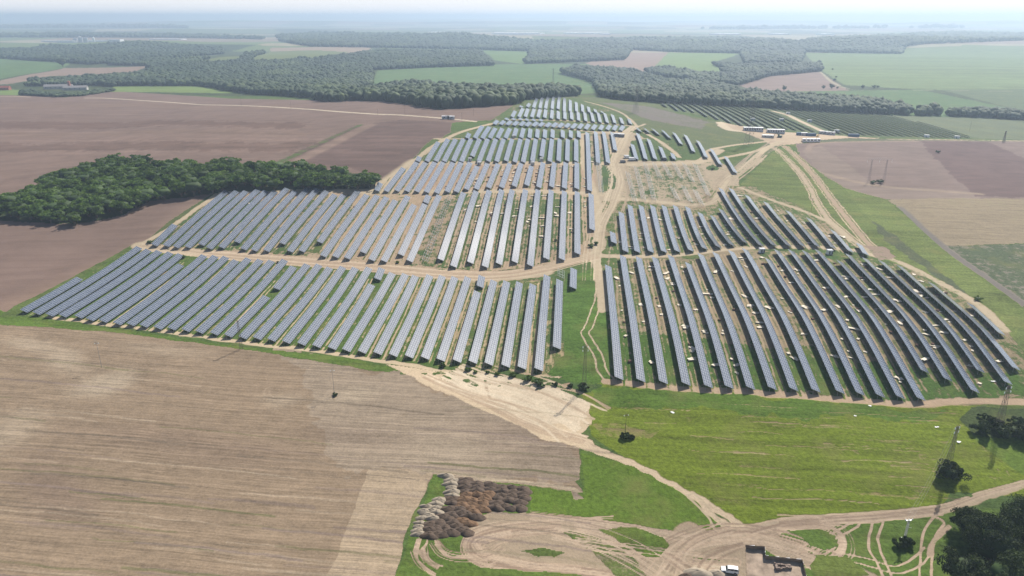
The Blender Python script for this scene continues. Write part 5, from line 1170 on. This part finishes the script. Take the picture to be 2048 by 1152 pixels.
# portal pylon in the ploughed land
p = at(1752, 364); h = height_to(p, 1752, 319); e = empty('portal_pylon', p, .15)
for s in (-5.5, 5.5):
    mb = MB(); lattice(mb, h, 1.5, .5, 7, .05); mb.v = [(x+s, y, z) for x, y, z in mb.v]; mb.build('lattice_leg', M_PORT, e)
mb = MB()
for k in range(12): mb.beam((-9+k*1.5, -.3, h), (-7.5+k*1.5, .3, h+1), .1); mb.beam((-9+k*1.5, 0, h), (-7.5+k*1.5, 0, h), .09); mb.beam((-9+k*1.5, 0, h+1), (-7.5+k*1.5, 0, h+1), .09)
mb.build('cross_beam', M_PORT, e); insul(e, [(s, 0, h) for s in (-8.8, 0, 8.8)], M_INS, 2.2); tag(e, 'faint grey portal pylon with two legs standing in the mauve ploughed field', 'pylon')
# conductors
M_WIRE = simple('wire_metal', (.22, .22, .21), .5, .3)
def wire(a, b, sag, r, label, group):
    mb = MB(); n = 16; pts = []
    for k in range(n+1):
        t = k/n; pts.append((a[0]+(b[0]-a[0])*t, a[1]+(b[1]-a[1])*t, a[2]+(b[2]-a[2])*t-4*sag*t*(1-t)))
    for k in range(n): mb.beam(pts[k], pts[k+1], r)
    o = mb.build('power_line', M_WIRE); tag(o, label, 'power line', group)
_, pm_, hm_ = PY['m']; pl_, hl_ = LP
for k, s in enumerate((-.8, 0, .8)):
    wire((pm_[0]+s, pm_[1], pm_[2]+hm_-.3), (pl_[0]+s, pl_[1], pl_[2]+hl_+.5), 1.2, .035, '%s wire strung from the meadow pylon to the grey lattice pole' % ('left', 'middle', 'right')[k], 'wires of the meadow line')
for (i, j, tx) in (('big', 'hill', 'between the tall hazy pylon and the hill pylon'), ('hill', 'h2', 'from the hill pylon over the wood to the far field')):
    (_, a, ha), (_, b2, hb) = PY[i], PY[j]
    for k, s in enumerate((-7, 7)): wire((a[0]+s, a[1], a[2]+ha*.84), (b2[0]+s, b2[1], b2[2]+hb*.8), 6, .10, '%s conductor %s' % (('left', 'right')[k], tx), 'high voltage conductors')

# ------------------------------------------------------------------ vehicles, cabins, cabinets
M_PW = simple('white_paint', (.80, .80, .80), .35, 0, .04, 1, .5); M_GL = simple('dark_window', (.02, .025, .03), .1, 0, .1, 1, .6); M_TY = simple('rubber', (.025, .025, .027), .85); M_RIM = simple('wheel_metal', (.35, .35, .36), .4, .6)
M_BLUE = simple('blue_container', (.07, .13, .22), .5, 0, .1); M_RED = simple('red_tiles', (.30, .10, .07), .8, 0, .2, 3); M_GREY = simple('grey_roof', (.22, .21, .21), .8, 0, .15, 2); M_CAB = simple('cabin_white', (.44, .45, .47), .5, 0, .05); M_YEL = simple('machine_yellow', (.50, .30, .03), .5); M_DK = simple('dark_steel', (.05, .055, .06), .6)
M_BRK = simple('brick', (.32, .13, .09), .9, 0, .2, 4); M_CON = simple('concrete', (.42, .41, .38), .9, 0, .12, 2); M_GRN = simple('machine_green', (.04, .10, .07), .55); M_LAMP = simple('lamp_lens', (.75, .72, .65), .2)
def wheel(parent, x, y, r=.36, w=.24):
    mb = MB(); mb.beam((x, y-w/2, r), (x, y+w/2, r), r*1.72, None, 18); o = mb.build('wheel', M_TY, parent)
    mb = MB(); mb.beam((x, y-w/2-.015, r), (x, y+w/2+.015, r), r*1.0, None, 12); mb.build('rim', M_RIM, o)
def suv(u, v, rz, label):
    """x forward"""
    p = at(u, v); e = empty('off_road_car', p, rz)
    mb = MB(); out = [(2.25, .45), (2.3, .62), (2.22, .92), (1.2, 1.08), (-2.15, 1.12), (-2.22, .5), (-2.1, .4), (2.1, .38)]
    mb.prism(out, -.86, .86); mb.build('body', M_PW, e)
    mb = MB(); cab = [(1.15, 1.07), (.62, 1.62), (.35, 1.72), (-2.0, 1.74), (-2.12, 1.60), (-2.16, 1.1)]
    mb.add([(x, s*(.84 if z < 1.2 else .70), z) for s in (-1, 1) for x, z in cab], [tuple(range(6)), tuple(range(6, 12))[::-1]]+[(k, 6+k, 6+(k+1) % 6, (k+1) % 6) for k in range(6)]); mb.build('cabin', M_PW, e)
    def win(pts): m = MB(); m.add(pts, [tuple(range(len(pts)))]); m.build('window', M_GL, e)
    win([(1.10, -.78, 1.135), (1.10, .78, 1.135), (.66, .67, 1.60), (.66, -.67, 1.60)])
    for s in (-1, 1):
        q = lambda x, z: (x, s*(.853-(z-1.12)/.62*.14), z)
        win([q(.92, 1.18), q(.10, 1.18), q(.10, 1.60), q(.55, 1.60)]); win([q(0, 1.18), q(-.95, 1.18), q(-.95, 1.60), q(0, 1.60)]); win([q(-1.05, 1.18), q(-2.0, 1.18), q(-1.95, 1.60), q(-1.05, 1.60)])
        m = MB(); m.box(2.24, 2.30, s*.62-.14, s*.62+.14, .68, .86); m.build('headlight', M_LAMP, e)
        m = MB(); m.box(.78, .95, min(s*.86, s*1.03), max(s*.86, s*1.03), 1.12, 1.28); m.build('side_mirror', M_DK, e)
        for x in (1.45, -1.4): wheel(e, x, s*.80, .38, .26)
    m = MB(); m.box(2.24, 2.40, -.85, .85, .40, .60); m.build('bumper', M_DK, e); m = MB(); m.box(-2.36, -2.2, -.85, .85, .40, .60); m.build('bumper', M_DK, e)
    m = MB(); m.beam((-2.36, 0, .92), (-2.22, 0, .92), .62, None, 14); m.build('spare_wheel', M_TY, e)
    m = MB()
    for y in (-.6, .6): m.beam((.2, y, 1.80), (-1.9, y, 1.80), .05)
    for x in (.1, -.9, -1.8): m.beam((x, -.6, 1.80), (x, .6, 1.80), .05); m.beam((x, -.6, 1.74), (x, -.6, 1.80), .05); m.beam((x, .6, 1.74), (x, .6, 1.80), .05)
    m.build('roof_rack', M_STEEL, e)
    tag(e, label, 'car'); return e
suv(1459, 1144, math.pi-.12, 'white off-road car parked on the dirt left of the excavated pit')

def van(u, v, rz, s, label, group, mat=None):
    p = at(u, v); e = empty('parked_van', p, rz); e.scale = (s, s, s); mat = mat or M_PW
    mb = MB(); mb.prism([(2.6, .4), (2.65, 1.0), (2.2, 1.25), (1.6, 2.1), (1.3, 2.35), (-2.6, 2.4), (-2.65, .4)], -1, 1); mb.build('body', mat, e)
    m = MB(); m.add([(2.17, -.9, 1.32), (2.17, .9, 1.32), (1.66, .85, 2.05), (1.66, -.85, 2.05)], [(0, 1, 2, 3)]); m.build('window', M_GL, e)
    m = MB(); m.box(-2.68, -2.655, -.8, .8, 1.3, 2.0); m.build('window', M_GL, e)
    for y in (-.9, .9):
        for x in (1.7, -1.7): wheel(e, x, y, .36, .24)
    tag(e, label, 'van', group)
for k, u in enumerate((1607, 1615, 1622, 1628.7, 1636)): van(u, 283.6, math.pi/2-.1, 1.25, '%s of the five white vans parked side by side at the yard' % ('leftmost', 'second', 'middle', 'fourth', 'rightmost')[k], 'white vans parked side by side')
van(1254, 316, .3, .9, 'light van left of the white cabin truck by the track junction', None); van(1264, 321, .2, 1.0, 'white van on the dirt beside the five row block', None); van(1246, 325, .2, .8, 'small grey car-like van at the track edge', None, M_GREY); van(1328, 321, .2, .9, 'dark van on the track above the unfinished plot', None, M_DK)

def shed(name, cat, u, v, L, W, Hh, rz, wall, roof, label, group=None, pitch=0.0, wins=0, doors=1):
    p = at(u, v); e = empty(name, p, rz)
    m = MB(); m.box(-L/2, L/2, -W/2, W/2, -.5, Hh); m.build('wall', wall, e)
    m = MB()
    if pitch: m.add([(-L/2-.3, -W/2-.3, Hh), (L/2+.3, -W/2-.3, Hh), (L/2+.3, W/2+.3, Hh), (-L/2-.3, W/2+.3, Hh), (-L/2-.3, 0, Hh+pitch), (L/2+.3, 0, Hh+pitch)], [(0, 1, 5, 4), (2, 3, 4, 5), (0, 4, 3), (1, 2, 5), (0, 3, 2, 1)])
    else: m.box(-L/2-.08, L/2+.08, -W/2-.08, W/2+.08, Hh, Hh+.14)
    m.build('roof', roof, e)
    for k in range(wins):
        x = -L/2+L*(k+.5)/wins; m = MB(); m.box(x-.45, x+.45, -W/2-.04, -W/2-.005, Hh*.45, Hh*.8); m.build('window', M_GL, e)
    for k in range(doors):
        x = -L/2+L*(k+.12)/max(1, doors)+.4; m = MB(); m.box(x, x+.8, -W/2-.06, -W/2-.01, 0, min(2.05, Hh*.85)); m.build('door', M_GREY, e)
    tag(e, label, cat, group); return e
# transformer cabinets between the rows
CB = [(1523, 505, 'white transformer cabinet above the middle of the front right block'), (1658.5, 508, 'white transformer cabinet above the right part of the front right block'), (940, 322, 'white transformer cabinet left of its neighbour below the green fourth block'), (958, 330, 'white transformer cabinet at the top of the bare soil block'), (1065, 330, 'white transformer cabinet above a shortened row of the bare soil block'), (1083, 322, 'white transformer cabinet under a shortened row of the green fourth block'), (1027, 276, 'white transformer cabinet below the fifth left block')]
for u, v, lb in CB:
    e = shed('transformer_cabinet', 'cabinet', u, v, 2.6, 2.2, 2.2, YAW, M_PW, M_CAB, lb, 'transformer cabinets', 0, 0, 2)
    m = MB(); m.box(-1.5, 1.5, -1.3, 1.3, -.5, .25); m.build('plinth', M_CON, e)
shed('site_cabin', 'cabin', 1235, 273, 6, 2.5, 2.6, .1, M_CAB, M_PW, 'left white cabin at the top of the track junction', 'site cabins'); shed('site_cabin', 'cabin', 1242.5, 274, 5, 2.5, 2.5, .1, M_GREY, M_PW, 'grey cabin right of the white cabin at the track junction', 'site cabins')
shed('site_cabin', 'cabin', 1506, 262, 18, 5, 3.4, -.05, M_CAB, M_PW, 'longest white site cabin block at the left of the yard', 'site cabins', 0, 8, 2)
shed('site_cabin', 'cabin', 1551, 266, 16, 5, 3.4, -.08, M_CAB, M_PW, 'white site cabin block in the middle of the yard', 'site cabins', 0, 7, 2)
shed('site_cabin', 'cabin', 1535.5, 275, 10, 4, 2.2, -.05, M_CON, M_PW, 'low tan covered store in front of the cabin blocks', 'site cabins', 0, 2, 1)
shed('site_cabin', 'cabin', 1607.5, 271, 6, 3, 2.6, 0, M_CAB, M_PW, 'white cabin between two blue containers', 'site cabins', 0, 2, 1)
for k, (u, v, L, lb) in enumerate([(1597, 270.5, 4, 'small dark blue container at the left of the container line'), (1618, 272, 6.5, 'blue container next to the white cabin in the yard'), (1626, 272, 5, 'blue container touching the right side of another blue one'), (1707, 273.5, 10, 'long blue container alone at the right of the yard')]):
    p = at(u, v); e = empty('shipping_container', p, 0); m = MB(); n = int(L/.3)
    m.box(-L/2, L/2, -1.2, 1.2, 0.1, 2.7)
    for q in range(n): x = -L/2+.1+q*(L-.2)/n; m.box(x, x+.14, -1.25, -1.2, .2, 2.6)
    m.build('container_body', M_BLUE, e); m = MB(); m.box(L/2, L/2+.05, -1.1, 1.1, .2, 2.6); m.build('container_door', M_BLUE, e); tag(e, lb, 'container', 'blue containers in the yard')
for k, (u, v, L) in enumerate([(1643, 268, 5), (1649, 268.5, 5), (1657, 269.5, 5), (1664, 270, 5)]): shed('site_cabin', 'cabin', u, v, L, 2.6, 2.8, 0, M_CAB, M_PW, '%s of four small white cabins at the end of the sandy track' % ('leftmost', 'second', 'third', 'rightmost')[k], 'small white cabins', 0, 1, 1)
for k, (u, v, lb) in enumerate([(1673, 264.5, 'white cabinet just right of the four small cabins'), (1853, 274.5, 'white cabinet on the field road below the far block'), (1913.5, 276.5, 'last white cabinet at the right end of the far block'), (1619, 244, 'pale cabinet beside the sandy track in the far block'), (1563, 242, 'pale cabinet left of the sandy track in the far block'), (1576, 228.5, 'pale cabinet at the upper end of the sandy track'), (1505, 241, 'pale cabinet among the rows behind the tall pylon')]):
    shed('transformer_cabinet', 'cabinet', u, v, 4.6, 2.6, 2.3, 0, M_PW, M_CAB, lb, 'transformer cabinets of the far block', 0, 0, 1)
for k, (u, v, L, lb) in enumerate([(889, 238, 5, 'left grey cabin in the small yard by the pale road'), (897, 237.5, 6, 'blue grey cabin in the middle of the small yard'), (904, 238.5, 5, 'right cabin in the small yard by the pale road')]):
    shed('site_cabin', 'cabin', u, v, L, 3, 2.8, .2, M_CAB if k != 1 else M_GREY, M_GREY if k == 1 else M_PW, lb, 'cabins in the small yard', 0, 1, 1)
# machines
def excavator(u, v, mat, rz, s, label):
    p = at(u, v); e = empty('excavator', p, rz); e.scale = (s, s, s)
    for y in (-1, 1): m = MB(); m.prism([(-1.7, .1), (1.7, .1), (1.9, .45), (1.7, .8), (-1.7, .8), (-1.9, .45)], y-.25, y+.25); m.build('track', M_DK, e)
    m = MB(); m.box(-1.8, 1.2, -1.1, 1.1, .85, 1.7); m.build('body', mat, e)
    c = MB(); c.box(.1, 1.25, .1, 1.1, 1.7, 2.8); co = c.build('cab', mat, e); m = MB(); m.box(1.25, 1.28, .2, 1.0, 1.8, 2.7); m.build('window', M_GL, co)
    m = MB(); m.beam((1, -.3, 1.6), (3.2, -.3, 3.8), .4); m.beam((3.2, -.3, 3.8), (4.8, -.3, 1.6), .3); m.build('boom', mat, e)
    m = MB(); m.prism([(4.5, 1.6), (5.1, 1.4), (5.0, .8), (4.4, .9)], -.7, .1); m.build('bucket', M_DK, e); tag(e, label, 'excavator')
excavator(1559, 275, M_GRN, 2.6, 1.1, 'dark green excavator in front of the middle cabin block'); excavator(1635, 274, M_YEL, 1.0, .7, 'small yellow excavator right of the blue containers')
# farm in the valley
shed('farm_shed', 'shed', 118, 178, 46, 12, 5, .35, M_CON, M_GREY, 'long grey roofed farm shed left of the brick tower', 'farm sheds', 3.5, 6); shed('farm_shed', 'shed', 152, 180, 38, 12, 4.5, .35, M_CON, M_GREY, 'grey roofed farm shed in front of the brick tower', 'farm sheds', 3.2, 5)
p = at(140, 178); h = height_to(p, 140, 161); e = empty('brick_tower', p, .2); m = MB(); m.box(-1.9, 1.9, -1.9, 1.9, -1, h*.88); m.build('wall', M_BRK, e); m = MB(); m.add([(-2.3, -2.3, h*.88), (2.3, -2.3, h*.88), (2.3, 2.3, h*.88), (-2.3, 2.3, h*.88), (0, 0, h)], [(0, 1, 4), (1, 2, 4), (2, 3, 4), (3, 0, 4), (3, 2, 1, 0)]); m.build('roof', M_RED, e); tag(e, 'slim red brick tower rising behind the farm sheds at the far left', 'tower')
shed('farm_house', 'house', 8, 180, 22, 9, 4, .15, M_BRK, M_RED, 'red tiled farm house at the left edge of the valley', None, 3.5, 5)
# grain works on the plain
for k, (u, v, L, W, Hh, lb) in enumerate([(108, 84.5, 130, 30, 9, 'leftmost long white hall of the works on the plain'), (136, 85.5, 90, 30, 12, 'white hall left of the silo tower on the plain'), (205, 83.5, 190, 30, 8, 'long white hall right of the silo tower on the plain'), (233, 85.5, 55, 30, 14, 'small white block at the right end of the works'), (336, 79.5, 200, 60, 6, 'bright hall alone on the pale field far left')]):
    shed('works_hall', 'hall', u, v, L, W, Hh, 0, M_PW, M_CAB, lb, 'halls of the works on the plain', 0, 3, 1)
p = at(167, 85); e = empty('grain_silo', p, 0)
for k, (x, hh2, r) in enumerate(((-45, 20, 12), (-15, 27, 12), (15, 23, 12), (62, 24, 6))):
    m = MB(); m.beam((x, 0, -2), (x, 0, hh2), r*1.7, None, 14); m.beam((x, 0, hh2), (x, 0, hh2+6), r*1.7, 2, 14); m.build('silo_drum', M_CAB if k != 3 else M_PW, e)
m = MB(); m.box(-55, 35, -3, 3, 28, 30); m.build('conveyor', M_GREY, e); tag(e, 'grey grain silos with a conveyor on the hazy plain at the far left', 'silo')
# white greenhouses far away
for k, (u0, u1, v) in enumerate([(862, 922, 66.5), (988, 1085, 68), (1135, 1160, 68), (1168, 1196, 68), (1202, 1221, 69), (1428, 1448, 69.5), (1449, 1480, 70), (1545, 1572, 69.5), (1640, 1660, 70)]):
    a = at(u0, v); b2 = at(u1, v); L = math.hypot(b2[0]-a[0], b2[1]-a[1]); c = (a+b2)/2; e = empty('greenhouse', c, math.atan2(b2[1]-a[1], b2[0]-a[0]))
    m = MB(); m.box(-L/2, L/2, -60, 60, -3, 9); m.build('wall', M_PW, e)
    m = MB(); n = 12
    for q in range(n): y = -60+q*10; m.prism([(-L/2, 9), (L/2, 9), (L/2, 9.5), (-L/2, 9.5)], y, y+9)
    m.build('roof', M_PW, e); tag(e, 'white greenhouse hall on the hazy horizon plain, %s from the left' % ordw(k+1), 'greenhouse', 'greenhouses on the horizon plain')

# ------------------------------------------------------------------ air, sun, sky, camera
hm = bpy.data.materials.new('haze_air'); hm.use_nodes = True; nt = hm.node_tree; nt.nodes.clear()
out = nt.nodes.new('ShaderNodeOutputMaterial'); pv = nt.nodes.new('ShaderNodeVolumePrincipled')
pv.inputs['Color'].default_value = (.53, .67, .86, 1); pv.inputs['Density'].default_value = HAZE_D; pv.inputs['Anisotropy'].default_value = HAZE_G
nt.links.new(pv.outputs[0], out.inputs['Volume'])
mb = MB(); mb.box(-42000, 42000, -3000, 45000, float(GZv.min())-1.0, max(float(GZv.max()), HC)+14)
hz = mb.build('haze', hm); hz['kind'] = 'stuff'

SUN_EL, SUN_AZ = math.radians(46), math.radians(30)     # azimuth clockwise from +Y
sd = Vector((math.sin(SUN_AZ)*math.cos(SUN_EL), math.cos(SUN_AZ)*math.cos(SUN_EL), math.sin(SUN_EL)))
L = bpy.data.lights.new('sun', 'SUN'); L.energy = SUN_E; L.angle = math.radians(.53); L.color = (1, .94, .84)
so = link(bpy.data.objects.new('sun', L)); so.rotation_euler = (-sd).to_track_quat('-Z', 'Y').to_euler()
w = bpy.data.worlds.new('World'); scn.world = w; w.use_nodes = True; nt = w.node_tree
bg = nt.nodes['Background']; sky = nt.nodes.new('ShaderNodeTexSky'); sky.sky_type = 'NISHITA'; sky.sun_disc = False
sky.sun_elevation = SUN_EL; sky.sun_rotation = SUN_AZ; sky.altitude = 200; sky.air_density = 1.0; sky.dust_density = 2.0; sky.ozone_density = 1.0
# thin milky veil low in the sky, fading out upwards
tcw = nt.nodes.new('ShaderNodeTexCoord'); sx = nt.nodes.new('ShaderNodeSeparateXYZ'); nt.links.new(tcw.outputs['Generated'], sx.inputs[0])
vf = mrange(nt, sx.outputs[2], 0.0, .22, .85, 0.0)
nt.links.new(mixc(nt, vf, sky.outputs[0], (11.5, 11.2, 11.2)), bg.inputs['Color']); bg.inputs['Strength'].default_value = SKY_S
cam = bpy.data.cameras.new('camera'); cam.sensor_width = 36; cam.lens = FPX/2048*36; cam.clip_start = 1; cam.clip_end = 80000
co = link(bpy.data.objects.new('camera', cam)); co.location = (0, 0, HC); co.rotation_euler = (math.pi/2-PITCH, 0, YAW)
scn.camera = co
scn.view_settings.view_transform = 'Standard'; scn.view_settings.look = 'None'; scn.view_settings.exposure = EXPO; scn.view_settings.gamma = 1
scn.render.resolution_x = 1024; scn.render.resolution_y = 576
scn.cycles.volume_bounces = 1
